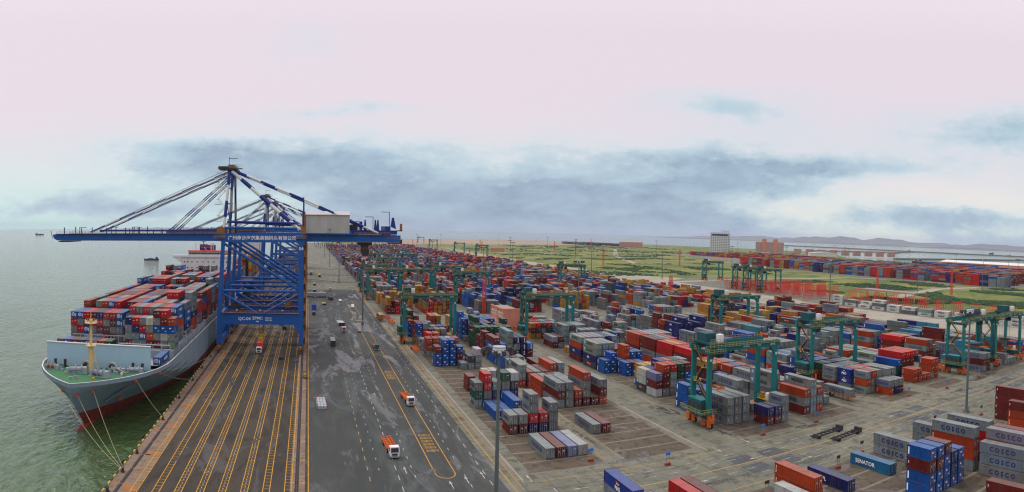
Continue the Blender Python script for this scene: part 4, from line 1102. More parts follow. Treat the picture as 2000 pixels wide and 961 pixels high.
# ---------------------------------------------------------------- rubber-tyred gantry cranes of the yard
def yard_crane(label, loc, sp_z=12.0, tx=4.0, num='411'):
    t = thing('yard_gantry_crane', label, 'crane', loc, 0, 'teal yard gantry cranes')
    S = 24.2; hy = 3.9
    for x in (0.0, S):
        for y in (-hy, hy):
            b = MB(); b.beam((x, y, 3.0), (x, y, 21.2), 1.5, 1.0, M_TEAL, 1.3, .9); b.build('leg', t)
            b = MB(); b.box(x - .5, x + .5, y - 2.3, y + 2.3, 1.7, 2.5, M_ORANGE); b.prism([(y - .7, 2.5), (y + .7, 2.5), (y + .3, 4.6), (y - .3, 4.6)], x - .6, x + .6, M_ORANGE, 'x')
            b.box(x - .75, x - .5, y - 2.2, y - .4, .5, 2.4, M_ORANGE); b.box(x - .75, x - .5, y + .4, y + 2.2, .5, 2.4, M_ORANGE)
            b.box(x - .3, x + .3, y - 2.6, y - 2.2, 2.2, 4.2, M_ORANGE)
            bg = b.build('bogie', t)
            for w_ in (-1.3, 1.3):
                b = MB(); b.tube((x - .32, y + w_, .78), (x + .32, y + w_, .78), .78, M_TYRE, 14); b.tube((x - .36, y + w_, .78), (x + .36, y + w_, .78), .36, M_ORANGE, 8); b.build('wheel', bg)
        b = MB(); b.box(x - .7, x + .7, -hy - .4, hy + .4, 2.5, 4.0, M_TEALD); b.build('sill_beam', t)
        b = MB(); b.box(x - .4, x + .4, -hy + .5, hy - .5, 20.4, 21.4, M_TEALD); b.build('end_tie', t)
    for y in (-hy, hy):
        b = MB(); b.box(-1.4, S + 1.4, y - .55, y + .55, 21.2, 22.9, M_TEAL); b.prism([(.7, 21.2), (2.2, 21.2), (.7, 19.2)], y - .5, y + .5, M_TEAL, 'y'); b.prism([(S - .7, 21.2), (S - 2.2, 21.2), (S - .7, 19.2)], y - .5, y + .5, M_TEAL, 'y')
        b.box(-1.2, S + 1.2, y - .12, y + .12, 22.9, 23.05, M_DARK); b.build('girder', t)
        s = -1 if y < 0 else 1
        b = MB(); b.box(-1, S + 1, min(y + s * .6, y + s * 1.5), max(y + s * .6, y + s * 1.5), 22.5, 22.6, M_TEALD)
        rail_run(b, (-1, y + s * 1.5, 22.6), (S + 1, y + s * 1.5, 22.6), 1.1, M_YEL, 1.3); b.build('walkway', t)
    # engine house over the left-hand sill
    b = MB(); b.box(-2.3, 1.0, -3.3, 3.3, 4.2, 7.6, M_TEALD); b.box(-2.2, .9, -3.2, 3.2, 7.6, 7.75, M_TEAL); h_ = b.build('engine_house', t)
    b = MB()
    for y in (-2.2, 0, 2.2): b.box(-2.36, -2.3, y - .6, y + .6, 5.2, 6.8, M_DARK)
    for x in (-1.4, -.1): b.box(x - .4, x + .4, -3.36, -3.3, 5.2, 6.8, M_DARK)
    b.build('vent', h_)['kind'] = 'stuff'
    b = MB(); b.box(-3.4, 1.8, -5.2, 5.2, 4.0, 4.15, M_TEALD)
    for p, q in (((-3.4, -5.2, 4.1), (-3.4, 5.2, 4.1)), ((-3.4, -5.2, 4.1), (1.8, -5.2, 4.1)), ((-3.4, 5.2, 4.1), (1.8, 5.2, 4.1))): rail_run(b, p, q, 1.3, M_YEL, 1.2)
    b.build('platform', t)
    b = MB(); b.box(S - 1, S + 1.6, -2.6, 2.6, 4.1, 4.3, M_YEL); b.box(S - .6, S + .6, -1.9, -.7, 4.3, 6.2, M_WHITE); b.box(S - .6, S + .6, .3, 1.9, 4.3, 6.0, M_RUSTY); rail_run(b, (S - 1, -2.6, 4.3), (S - 1, 2.6, 4.3), 1.1, M_YEL, 1.2); b.build('power_cabinet', t)
    # stairs between the left legs
    b = MB()
    pts = [(.0, -3.2, 7.6), (.0, 2.2, 12.2), (.0, -1.5, 16.6), (.0, 2.8, 21.2)]
    for p, q in zip(pts, pts[1:]):
        b.beam(p, q, .7, .14, M_DARK); b.beam((p[0] - .4, p[1], p[2] + .9), (q[0] - .4, q[1], q[2] + .9), .1, .1, M_RAIL); b.beam((p[0] + .4, p[1], p[2] + .9), (q[0] + .4, q[1], q[2] + .9), .1, .1, M_RAIL); b.box(q[0] - .8, q[0] + .8, q[1] - .6, q[1] + .6, q[2] - .1, q[2], M_YEL); rail_run(b, (q[0] - .8, q[1] - .6, q[2]), (q[0] - .8, q[1] + .6, q[2]), 1.1, M_YEL, .6)
    b.build('stairway', t)
    b = MB(); b.beam((.0, -hy + .6, 8), (.0, hy - .6, 15), .25, .25, M_TEALD); b.build('leg_brace', t)
    # corner platform at girder end
    b = MB(); b.box(-1.5, 3.6, -hy - 2.6, -hy - .7, 21.0, 21.1, M_TEALD); rail_run(b, (-1.5, -hy - 2.6, 21.1), (3.6, -hy - 2.6, 21.1), 1.2, M_YEL, .9); rail_run(b, (-1.5, -hy - 2.6, 21.1), (-1.5, -hy, 21.1), 1.2, M_YEL, .8); b.build('corner_platform', t)
    # trolley
    b = MB(); b.box(tx - 2.6, tx + 2.6, -hy - .3, hy + .3, 23.05, 23.6, M_TEALD); b.box(tx - 2.2, tx + 1.6, -1.2, 3.4, 23.6, 26.0, M_TEALD); b.box(tx + .9, tx + 2.4, -3.4, -1.6, 23.6, 25.8, M_WHITE)
    rail_run(b, (tx - 2.6, -hy - .3, 23.6), (tx + 2.6, -hy - .3, 23.6), 1.1, M_YEL, 1.0); tr = b.build('trolley', t)
    b = MB(); b.box(tx + 2.6, tx + 4.4, -1.0, 1.0, 18.6, 21.0, M_DARK); b.box(tx + 2.55, tx + 4.45, -1.06, -1.0, 19.3, 20.6, M_GLASS); b.build('operator_cabin', tr)
    b = MB(); b.box(tx - 1.2, tx + 1.2, -2.2, 2.2, sp_z + .6, sp_z + 1.3, M_DARK); b.box(tx - .5, tx + .5, -6.0, 6.0, sp_z, sp_z + .5, M_ORANGE); b.box(tx - 1.22, tx + 1.22, -6.1, -5.7, sp_z - .1, sp_z + .5, M_ORANGE); b.box(tx - 1.22, tx + 1.22, 5.7, 6.1, sp_z - .1, sp_z + .5, M_ORANGE)
    b.build('spreader', tr)
    b = MB()
    for x in (-1.1, 1.1):
        for y in (-2, 2): b.tube((tx + x, y, sp_z + 1.2), (tx + x, y, 23.1), .05, M_DARK, 4)
    b.build('hoist_rope', tr)
    b = MB()
    for s, size, x, z in ((num, 1.1, 3.0, 22.05), ('ZPMC', .9, 12.6, 22.05), ('41t', .9, 17.4, 22.05), ('ZPMC', .8, S - 1.5, 21.9)):
        vs, fs = text_geo(s, size, 1.0, .02); b.add(face(vs, '-y', (x, -hy - .6, z)), fs, M_TXTW)
    b.box(-.3, .3, -hy - .56, -hy - .5, 18.6, 19.3, M_WHITE); b.box(S - .3, S + .3, -hy - .56, -hy - .5, 18.6, 19.3, M_WHITE); b.build('lettering', t)['kind'] = 'stuff'
    b = MB(); b.beam((S + 1.0, hy, 22.9), (S + 1.0, hy, 26.2), .1, .1, M_DARK); b.box(S + .7, S + 1.3, hy - .3, hy + .3, 22.9, 24.2, M_ORANGE); b.build('beacon', t)
    return t
yc = yard_crane('teal gantry crane standing over the front grey stacks, number 411', (105.2, 148.5, 0), 11.0, 2.6)
yc2 = yard_crane('teal gantry crane with an orange spreader lowered over grey boxes at right', (227.4, 142.8, 0), 9.4, 16.0, '408')
snapshot()
for src, x, y, lab in (
        (yc, 45.2, 300.5, 'teal gantry crane with one leg at the edge of the dock road'),
        (yc, 103.6, 295.0, 'teal gantry crane beside the salmon coloured panelled block'),
        (yc, 196.8, 266.0, 'teal gantry crane in the middle of the yard above orange spreader'),
        (yc, 168.4, 171.5, 'teal gantry crane standing behind the royal blue boxes'),
        (yc2, 252.4, 141.5, 'teal gantry crane at far right edge, partly behind its neighbour'),
        (yc, 45.3, 545.0, 'far gantry crane over yard edge, leftmost of the distant pair'),
        (yc, 45.3, 484.0, 'gantry crane at the dock road edge nearer than the leftmost one'),
        (yc, 71.0, 486.5, 'gantry crane over tan boxes in the second block'),
        (yc, 106.0, 530.5, 'dark gantry crane behind another over the third block'),
        (yc, 107.6, 459.0, 'dark gantry crane by the red lattice tower'),
        (yc, 231.0, 560.0, 'lone gantry crane before the green field'),
        (yc, 451.0, 636.5, 'lone gantry crane standing on pale apron beside the grass'),
        (yc, 411.5, 526.0, 'farthest of three gantry cranes clustered by the red racks'),
        (yc, 410.5, 507.0, 'middle of three gantry cranes clustered by the red racks'),
        (yc, 407.0, 481.0, 'nearest of three gantry cranes clustered by the red racks'),
        (yc, 76.0, 787.0, 'distant gantry crane under the end of the quay crane girder'),
        (yc, 73.5, 676.0, 'distant gantry crane just below the quay crane counterweight'),
        (yc, 124.0, 950.0, 'very distant gantry crane over crowded stacks'),
        (yc, 111.0, 793.0, 'distant gantry crane over the third block'),
        (yc, 345.0, 1290.0, 'distant dark gantry crane at the grass edge, right of its twin'),
        (yc, 345.0, 1490.0, 'distant dark gantry crane at the grass edge, left of its twin'),
        (yc, 360.0, 1890.0, 'tiny gantry crane near the sea horizon'),
        (yc, 427.0, 2480.0, 'farthest tiny gantry crane outlined against the sea')):
    c = copy_tree(src); c.location = (x, y, 0); c['label'] = lab

# ---------------------------------------------------------------- the container ship at berth
def hull(b, cx, y0, yend, beam, ztop, stem_wl=14.0, m_top=M_HULL, m_boot=M_BOOT):
    hb0 = beam / 2
    zs = [-6.0, -4.0, 0.9, 1.0, 3.0, 5.5, 8.0, ztop, ztop + 1.15]
    def stem(z):
        k = max(0.0, min(1.0, (z + 4) / (ztop + 4))); return y0 + stem_wl * (1 - k) ** 1.35 if z > -4 else y0 + stem_wl
    def half(z, s):
        k = max(0.0, min(1.0, (z + 4) / (ztop + 4)))
        L = 100 - 62 * k; p = 1.55 + .6 * k; q = 1.0 - .10 * k
        u = max(0.0, min(1.0, s / L))
        return hb0 * (1 - (1 - u ** q) ** p)
    ss = [0, .4, 1.2, 2.5, 4.5, 7, 10, 14, 19, 25, 32, 40, 50, 62, 76, 92, 110, 140, yend - y0 - 20]
    for sg in (-1, 1):
        grid = [[(cx + sg * half(z, s), stem(z) + s, z) for s in ss] for z in zs]
        vs = [p for r_ in grid for p in r_]; n = len(ss); fs_t, fs_b = [], []
        for i in range(len(zs) - 1):
            for j in range(n - 1):
                f = (i * n + j, i * n + j + 1, (i + 1) * n + j + 1, (i + 1) * n + j)
                if sg < 0: f = f[::-1]
                (fs_b if zs[i + 1] <= 0.95 else fs_t).append(f)
        b.add(vs, fs_t, m_top); b.add(vs, fs_b, m_boot)
        # inner face of the bulwark and its pale cap
        top = [(cx + sg * max(0, half(ztop + 1.15, s) - .25), stem(ztop + 1.15) + s + .2, ztop + 1.15) for s in ss]
        low_ = [(p[0], p[1], ztop) for p in top]
        vv = top + low_; b.add(vv, [(j, j + 1, n + j + 1, n + j) for j in range(n - 1)], M_WINCH)
        out = [(cx + sg * (half(ztop + 1.15, s) + .02), stem(ztop + 1.15) + s, ztop + 1.17) for s in ss]
        inn = [(p[0], p[1], ztop + 1.17) for p in top]
        b.add(out + inn, [(j, j + 1, n + j + 1, n + j) for j in range(n - 1)], M_WHITE)
    return half, stem
ship = thing('container_ship', 'large grey-blue container ship with green foredeck moored at the quay', 'ship', (0, 0, 0), 0, 'container ships')
b = MB(); HZ = 9.7; half, stem = hull(b, -63.4, 163.0, 470, 41.0, HZ, 12.0)
b.box(-84.4, -44.0, 448, 450.5, -6, HZ + 1, M_HULL)
b.build('hull', ship, fix=False)
b = MB()
ss = [1, 3, 6, 10, 15, 22, 30, 34]
P = [(-63.4 + half(HZ, s) - .2, stem(HZ) + s) for s in ss]; Q = [(-63.4 - half(HZ, s) + .2, stem(HZ) + s) for s in ss]
for (a, c), (d, e) in zip(zip(P, P[1:]), zip(Q, Q[1:])): b.quad([(a[0], a[1], HZ), (c[0], c[1], HZ), (e[0], e[1], HZ), (d[0], d[1], HZ)], M_DECK)
b.build('foredeck', ship)
b = MB(); b.box(-84.0, -44.4, 192, 448, HZ - .4, HZ, M_WINCH)
for j in range(15):
    y = 207.5 + j * 14.2
    b.box(-83.5 if j > 0 else -62, -45, y + 1.2, y + 13.6, HZ, SHIPZ - .1, M_WINCH)
b.build('hatch_deck', ship)
b = MB(); b.box(-81.6, -47.4, 190.0, 190.4, HZ, 17.0, M_BREAK); b.box(-81.7, -47.3, 189.8, 190.6, 16.9, 17.15, M_WHITE)
for x in range(-80, -47, 3): b.prism([(190.4, HZ), (193.2, HZ), (190.4, 15.5)], x, x + .2, M_BREAK, 'x')
b.build('breakwater', ship)
b = MB()                                          # lashing bridges and side supports
for j in range(15):
    y = 205.8 + j * 14.1
    if j >= 13: continue
    x0 = -84 if j > 0 else -62
    for x in [x0 + k * 2.9 for k in range(int((-44.5 - x0) / 2.9) + 1)]: b.beam((x, y, HZ), (x, y, SHIPZ + 2.6), .25, .25, M_WINCH)
    b.box(x0, -44.6, y - .4, y + .4, SHIPZ + 2.3, SHIPZ + 2.5, M_WINCH)
    for z in (HZ + 1.2,): b.box(-46.6, -44.4, y - .8, y + .8, HZ, SHIPZ + 1, M_WINCH)
    for k in range(3): b.box(-45.4, -44.5, y + 3 + k * 3.4, y + 3.8 + k * 3.4, HZ, SHIPZ - .1, M_WINCH)
b.build('lashing_bridge', ship)['kind'] = 'stuff'
# foremast
fm = thing('foremast', 'tall buff yellow foremast with two platforms standing on the green foredeck', 'mast', (-63.6, 181.5, HZ))
b = MB(); b.tube((0, 0, 0), (0, 0, 8.2), .75, M_MASTY, 12, .62); b.tube((0, 0, 8.2), (0, 0, 15.2), .45, M_MASTY, 12, .38); b.build('pole', fm)
b = MB(); b.beam((2.4, .2, 0), (.5, 0, 8.0), .25, .25, M_MASTY); b.beam((1.5, .1, 3.8), (.4, 0, 3.8), .2, .2, M_MASTY); b.beam((1.0, .1, 6), (.3, 0, 6), .2, .2, M_MASTY); b.beam((-.9, -.3, 0), (-.8, -.3, 8), .16, .16, M_MASTY); b.build('strut', fm)
for z, r in ((8.4, 1.7), (15.2, 1.9)):
    b = MB(); b.tube((0, 0, z), (0, 0, z + .2), r, M_MASTY, 12)
    for k in range(10):
        a = k * .628; b.beam((r * math.cos(a), r * math.sin(a), z), (r * math.cos(a), r * math.sin(a), z + 1.1), .07, .07, M_MASTY)
        a2 = a + .628; b.beam((r * math.cos(a), r * math.sin(a), z + 1.1), (r * math.cos(a2), r * math.sin(a2), z + 1.1), .07, .07, M_MASTY)
    b.build('platform', fm)
b = MB(); b.tube((0, 0, 15.2), (0, 0, 18.4), .12, M_MASTY, 6); b.box(-.5, .5, -.3, .3, 15.4, 16.4, M_MASTY); b.box(-1.9, -1.3, -.3, .3, 15.3, 16, M_WHITE); b.box(1.3, 1.9, -.3, .3, 15.3, 16, M_WHITE); b.build('lantern', fm)
def winch(x, y, s, lab, rz=0):
    t = thing('mooring_winch', lab, 'winch', (x, y, HZ), rz, 'deck winches on the foredeck')
    b = MB(); b.tube((-1.4 * s, 0, 1.0 * s), (1.4 * s, 0, 1.0 * s), .62 * s, M_RUSTY if s < 1 else M_WINCH, 12)
    for q in (-1.4, 0, 1.4): b.tube((q * s - .08, 0, 1.0 * s), (q * s + .08, 0, 1.0 * s), 1.05 * s, M_WINCH, 14)
    b.build('drum', t)
    b = MB(); b.box(1.5 * s, 2.7 * s, -.7 * s, .7 * s, 0, 1.5 * s, M_WINCH); b.box(-2.3 * s, -1.6 * s, -.5 * s, .5 * s, 0, 1.3 * s, M_WINCH); b.build('gearbox', t)['kind'] = 'stuff'
    b = MB(); b.box(-2.5 * s, 2.8 * s, -.9 * s, .9 * s, 0, .16, M_WINCH); b.build('bed', t)
winch(-77.4, 183.6, .9, 'small mooring winch at the port side of the foredeck')
winch(-68.2, 180.5, 1.25, 'large grey anchor windlass left of the yellow mast', .3)
winch(-60.2, 178.6, 1.25, 'large grey anchor windlass right of the yellow mast', -.25)
winch(-56.6, 184.8, 1.0, 'mooring winch in front of the pale blue wall', -.1)
winch(-51.4, 186.0, 1.0, 'mooring winch at the quay side of the foredeck', .15)
for x, lab in ((-66.6, 'big grey chain wheel left of the mast'), (-58.2, 'big grey chain wheel right of the mast')):
    t = thing('chain_wheel', lab, 'chain wheel', (x, 185.4, HZ), 0, 'chain wheels')
    b = MB(); b.tube((0, -.3, 1.5), (0, .3, 1.5), 1.5, M_WINCH, 16); b.tube((0, -.36, 1.5), (0, .36, 1.5), 1.0, M_DARK, 14); b.build('wheel', t)
    b = MB()
    for k in range(6): b.tube((.6 + k * .8, -.6 - k * .5, 1.6 - k * .15), (1.4 + k * .8, -1.1 - k * .5, 1.5 - k * .15), .18, M_ROPE, 6)
    b.build('chain', t)
for x, y, lab in ((-77.6, 187.4, 'black deck ventilator, leftmost on the foredeck'), (-74.4, 187.6, 'black deck ventilator, second from left on the foredeck'), (-52.4, 188.2, 'black deck ventilator, second from right on the foredeck'), (-49.4, 188.0, 'black deck ventilator, rightmost on the foredeck')):
    b = MB(); b.tube((0, 0, 0), (0, 0, 2.1), .42, M_DARK, 10); b.tube((0, 0, 2.1), (0, 0, 2.5), .55, M_DARK, 10, .4); b.tube((0, -.5, 2.2), (0, 0, 2.2), .3, M_DARK, 8)
    tag(b.build('deck_ventilator', None, (x, y, HZ)), lab, 'ventilator', 'black ventilators on the foredeck')
b = MB()
r2 = random.Random(3)
for k in range(26):
    x = -64 + r2.uniform(-13, 14); y = 171 + r2.uniform(0, 15) + abs(x + 64) * .35
    if abs(x + 63.4) > half(HZ, y - 163) - 2.2: continue
    if r2.random() < .5: b.tube((x, y, 0), (x, y, .8), .22, M_WINCH, 8, .3); b.tube((x + .7, y, 0), (x + .7, y, .8), .22, M_WINCH, 8, .3); b.box(x - .4, x + 1.1, y - .3, y + .3, 0, .1, M_WINCH)
    else: b.box(x, x + r2.uniform(.5, 1.1), y, y + .6, 0, r2.uniform(.4, 1.0), r2.choice((M_WINCH, M_WINCH, M_YEL, M_WHITE)))
o = b.build('deck_fittings', ship, (0, 0, HZ)); o['kind'] = 'stuff'
b = MB()                                          # railing round the bow
s = 2.0
while s < 34:
    for sg in (-1, 1):
        p = (-63.4 + sg * (half(HZ, s) - .5), stem(HZ) + s + .6, HZ); b.beam(p, (p[0], p[1], HZ + 1.1), .08, .08, M_WHITE)
    s += 1.6
b.build('bow_rail', ship)['kind'] = 'stuff'
# anchor pocket and fairleads on the bow flare
b = MB()
def onhull(s, z, sg=1, off=.1): return (-63.4 + sg * (half(z, s) + off), stem(z) + s, z)
p = [onhull(9, 3.0, off=.15), onhull(15.5, 4.4, off=.15), onhull(17.5, 7.0, off=.15), onhull(14.8, 7.4, off=.15)]
q_ = [(a[0] + .9, a[1] - .9, a[2]) for a in p]
b.add(p + q_, [(4, 5, 6, 7), (0, 1, 5, 4), (1, 2, 6, 5), (2, 3, 7, 6), (3, 0, 4, 7)], M_HULL); b.build('anchor_pocket', ship)
b = MB(); a0 = onhull(14.2, 3.6, off=.6); b.box(a0[0] - .3, a0[0] + .5, a0[1] - .6, a0[1] + .6, a0[2] - 1.2, a0[2] + .8, M_RUSTY); b.build('anchor', ship)
b = MB()
for sg, s, z in ((-1, 3.2, 7.6), (1, .8, 7.4), (1, 4.2, 8.2), (1, 15.5, 9.2), (1, 26, 9.4)):
    c_ = onhull(s, z, sg, .25); b.box(c_[0] - .35, c_[0] + .35, c_[1] - .35, c_[1] + .35, c_[2] - .35, c_[2] + .35, M_RED)
b.build('rope_fairlead', ship)['kind'] = 'stuff'
b = MB(); b.tube((-63.4, 169.4, -5.3), (-63.4, 180, -5.3), 1.3, M_BOOT, 12, 2.2); b.tube((-63.4, 167.6, -5.0), (-63.4, 169.4, -5.2), .5, M_BOOT, 12, 1.5); b.build('bulbous_bow', ship)

# mooring lines
def rope(label, p, q, sag=1.2, n=10):
    b = MB(); p, q = Vector(p), Vector(q); prev = p
    for k in range(1, n + 1):
        u = k / n; c = p + (q - p) * u; c.z -= 4 * sag * u * (1 - u); b.tube(prev, c, .05, M_ROPE, 5); prev = c
    tag(b.build('mooring_line'), label, 'rope', 'mooring lines of the ship')
f1 = onhull(.8, 7.4, 1, .6); f2 = onhull(4.2, 8.2, 1, .6); f3 = onhull(15.5, 9.2, 1, .6); f4 = onhull(26, 9.4, 1, .6); f0 = onhull(3.2, 7.6, -1, .6)
rope('mooring line from the stem down to the nearest bollard', f1, (-39.6, 133.5, .6), 1.5)
rope('mooring line from beside the stem down to the nearest bollard', f2, (-39.4, 133.7, .6), 1.2)
rope('mooring line from the port side of the bow to the nearest bollard', f0, (-39.8, 133.3, .6), 1.8)
rope('steep mooring line from mid bow to the second bollard', f3, (-39.6, 173.2, .6), .6)
rope('long mooring line running aft along the hull', f4, (-39.6, 220.2, .6), .8)
rope('mooring line running aft to the far bollard', onhull(30, 9.4, 1, .6), (-39.6, 262, .6), 1.0)
# superstructure
b = MB(); b.box(-80.6, -48.2, 406, 417, HZ, 34.4, M_WHITE); hs = b.build('deckhouse', ship)
b = MB()
for z in (31.5, 27.8, 24.2, 20.5):
    for x in (-78.6, -76.5, -73.7, -70.4, -66.6, -63.2, -59.5, -55.4, -51.4): b.box(x - .35, x + .35, 405.9, 406.0, z - .4, z + .4, M_GLASS)
b.build('porthole', hs)['kind'] = 'stuff'
b = MB(); b.box(-86.2, -43.4, 405.4, 410, 34.4, 35.7, M_WHITE); b.prism([(-86.2, 34.4), (-80.6, 34.4), (-80.6, 31.0)], 405.6, 406.4, M_WHITE, 'y'); b.prism([(-43.4, 34.4), (-48.2, 34.4), (-48.2, 31.0)], 405.6, 406.4, M_WHITE, 'y'); b.build('bridge_wing', ship)
b = MB(); b.box(-76.2, -54, 405.8, 413, 35.7, 38.2, M_WHITE); b.box(-76.4, -53.8, 405.5, 413.2, 38.2, 38.75, M_RED); b.build('wheelhouse', ship)
b = MB()
for k in range(14): b.box(-75.4 + k * 1.5, -74.15 + k * 1.5, 405.7, 405.8, 36.4, 37.6, M_GLASS)
b.build('bridge_window', ship)['kind'] = 'stuff'
b = MB(); b.box(-70, -60.5, 414, 421, 34.4, 42.0, M_NAVY); b.box(-69, -61.5, 413.9, 414.0, 40.2, 41.0, M_RED); b.build('funnel', ship)
b = MB(); b.tube((-66.6, 409, 38.7), (-66.6, 409, 45.5), .25, M_DARK, 8); b.box(-69.2, -64, 408.8, 409.2, 42.4, 42.8, M_DARK); b.box(-68, -65.2, 408.7, 409.3, 44.2, 44.5, M_DARK); b.tube((-61.6, 409, 39), (-61.6, 409, 42.2), .5, M_MASTY, 8); b.tube((-61.6, 409, 42), (-61.6, 409, 43.4), .8, M_WHITE, 10)
for x in (-71.5, -60.0): b.beam((x, 408, 38.7), (x, 408, 43.5), .35, .35, M_MASTY)
b.beam((-66.6, 409, 41), (-64.5, 409, 38.8), .4, .4, M_MASTY); b.build('radar_mast', ship)
ship2 = thing('container_ship', 'second container ship loaded with tan boxes, moored behind the first', 'ship', (0, 0, 0), 0, 'container ships')
b = MB(); hull(b, -64.2, 490, 760, 40, HZ, m_top=M_NAVY); b.build('hull', ship2, fix=False)
b = MB(); b.box(-83.8, -44.6, 516, 720, HZ - .4, SHIPZ - .1, M_GREY); b.build('hatch_deck', ship2)
b = MB(); b.box(-80, -48, 664, 676, HZ, 40, M_WHITE); b.build('deckhouse', ship2)

# small boats on the water
def workboat(label, loc, L, rz=0.0, m=M_BOAT):
    t = thing('cargo_boat', label, 'boat', loc, rz, 'boats out on the water')
    b = MB(); w = L * .11
    b.prism([(-L / 2, -w * .8), (L * .32, -w), (L / 2, 0), (L * .32, w), (-L / 2, w * .8)], -.6, L * .11, m); b.build('hull', t)
    b = MB(); b.box(-L * .44, -L * .26, -w * .7, w * .7, L * .11, L * .20, M_NAVY); b.box(-L * .41, -L * .30, -w * .5, w * .5, L * .20, L * .24, M_GREY); b.build('wheelhouse', t)
    b = MB(); b.box(-L * .12, L * .26, -w * .7, w * .7, L * .11, L * .15, M_BLUEBOX); b.tube((L * .05, 0, L * .1), (L * .05, 0, L * .22), L * .006, M_DARK, 5); b.build('hold_cover', t); b = MB(); b.prism([(L * .34, L * .06), (L * .34, L * .10), (L * .54, L * .14), (L * .48, L * .05)], -w * .5, w * .5, m, 'y'); b.build('raised_bow', t)
workboat('dark low cargo boat crossing the water beyond the ship', (-272, 1100, -4.4), 26, math.pi + .25)
workboat('distant cargo boat at the left edge near the horizon', (-2150, 4870, -4), 70, .3, M_DARK)
workboat('tiny far boat on the river below the blue hills', (4100, 2300, -4), 60, 1.0, M_DARK)
M_MASTG = paint('mast_grey_green', (0.10, 0.135, 0.13), 0.55, 0.2)
# ---------------------------------------------------------------- vehicles on the dock road and in the yard
def wheels(parent, xs, ys, r=.5, w=.32):
    for y in ys:
        for x in xs:
            b = MB(); b.tube((x - w / 2, y, r), (x + w / 2, y, r), r, M_TYRE, 12); b.tube((x - w / 2 - .01, y, r), (x + w / 2 + .01, y, r), r * .5, M_GREY, 8); b.build('wheel', parent)
def tractor(t, cab, cx=0.0):
    """terminal tractor, front towards -y, origin at the middle of the front bumper"""
    b = MB()
    b.prism([(0.05, .55), (0.0, 1.7), (.35, 3.0), (1.9, 3.05), (2.0, 2.6), (2.05, .55)], -1.2, 1.2, cab, 'x'); c = b.build('cab', t)
    b = MB(); b.add([(-1.02, -.03, 1.72), (1.02, -.03, 1.72), (.95, .27, 2.78), (-.95, .27, 2.78)], [(0, 1, 2, 3)], M_GLASS); b.build('windscreen', c, fix=False)
    b = MB()
    for x in (-1.215, 1.2): b.box(x, x + .015, .55, 1.5, 1.75, 2.7, M_GLASS)
    b.build('side_window', c)['kind'] = 'stuff'
    b = MB(); b.box(-1.15, 1.15, -.12, .1, .4, .85, M_GREY); b.box(-.7, .7, -.05, .02, .95, 1.45, M_DARK); b.build('bumper', c)
    b = MB()
    for x in (-.95, .75): b.box(x, x + .25, -.16, -.1, .62, .8, M_LAMP)
    b.build('headlight', c)['kind'] = 'stuff'
    b = MB(); b.box(-.45, .45, 1.9, 6.0, .75, 1.05, M_DARK); b.box(-1.15, -.5, 2.3, 3.6, .6, 1.2, M_DARK); b.box(-.6, .6, 4.2, 5.6, 1.05, 1.25, M_DARK); b.box(.5, 1.1, 2.2, 2.7, 1.0, 2.9, M_DARK); b.build('chassis', t)
    wheels(t, (-1.05, 1.05), (1.1, 4.9))
def trailer(t, m, y0=4.4, L=9.0):
    b = MB()
    for x in (-.5, .5): b.box(x - .09, x + .09, y0, y0 + L, 1.15, 1.45, m)
    for k in range(7):
        y = y0 + .1 + k * (L - .3) / 6; b.box(-1.22, 1.22, y - .12, y + .12, 1.2, 1.5, m)
        for sx in (-1, 1): b.box(sx * 1.22 - .12, sx * 1.22 + .12, y - .35, y + .35, 1.2, 1.75, m)
    b.beam((-.5, y0 + 1, 1.3), (.5, y0 + 3, 1.3), .1, .1, m); b.beam((.5, y0 + 3, 1.3), (-.5, y0 + 5, 1.3), .1, .1, m); b.beam((-.5, y0 + 5, 1.3), (.5, y0 + 7, 1.3), .1, .1, m)
    b.box(-.9, -.7, y0 + 2.6, y0 + 2.8, 0.1, 1.2, m); b.box(.7, .9, y0 + 2.6, y0 + 2.8, 0.1, 1.2, m)
    b.build('skeletal_trailer', t)
    wheels(t, (-1.0, 1.0), (y0 + L - 1.2, y0 + L - 2.5))
def yard_truck(label, loc, rz=0.0, cab=None, tr=M_ORANGE, load=None):
    t = thing('terminal_truck', label, 'truck', loc, rz, 'terminal trucks with orange trailers')
    tractor(t, cab or M_WHITE)
    if tr: trailer(t, tr)
    t.scale = (.92, .92, .92)
    return t
yard_truck('white truck pulling an empty orange trailer, nearest the camera on the dock road', (20.6, 146.5, 0), .06)
yard_truck('white truck pulling an empty orange trailer along the yellow-lined island', (31.5, 190.0, 0), .05)
yard_truck('teal-cabbed truck with a short orange trailer on the yellow island', (30.6, 279, 0), 0, M_TEAL)
yard_truck('dark-nosed truck with a red trailer on the left lanes of the road', (19.0, 329, 0), 0, M_WHITE, M_RED)
t = yard_truck('truck hauling a tan container away along the stacking yard', (42.6, 384, 0), math.pi, M_RED)
make_container(41.38, 366.0, 1.5, 40, 'y', 'tan container riding on a truck trailer beside the dock road', 'containers on trailers', plain=True)
t = yard_truck('white truck parked behind the engine house of the right-hand gantry crane', (222.6, 149.8, 0), math.radians(-78))
t = yard_truck('truck under the front quay crane carrying a red box', (-20.4, 270.6, 0), 0)
o = link('equipment_crate', (lambda b: (b.box(-1.2, 1.2, 0, 6, 0, 2.4, M_RED), b.mesh('equipment_crate'))[1])(MB()), None, (-20.4, 275.6, 1.5)); tag(o, 'red box on the trailer under the front quay crane', 'crate')
t = thing('hoist_spreader', 'yellow spreader lowered over the truck under the front quay crane', 'spreader', (-20.4, 285.5, 0))
b = MB(); b.box(-.8, .8, -4, 4, 4.4, 5.0, M_YEL); b.box(-1.2, 1.2, -4.1, -3.6, 4.0, 5.0, M_YEL); b.box(-1.2, 1.2, 3.6, 4.1, 4.0, 5.0, M_YEL); b.build('frame', t)
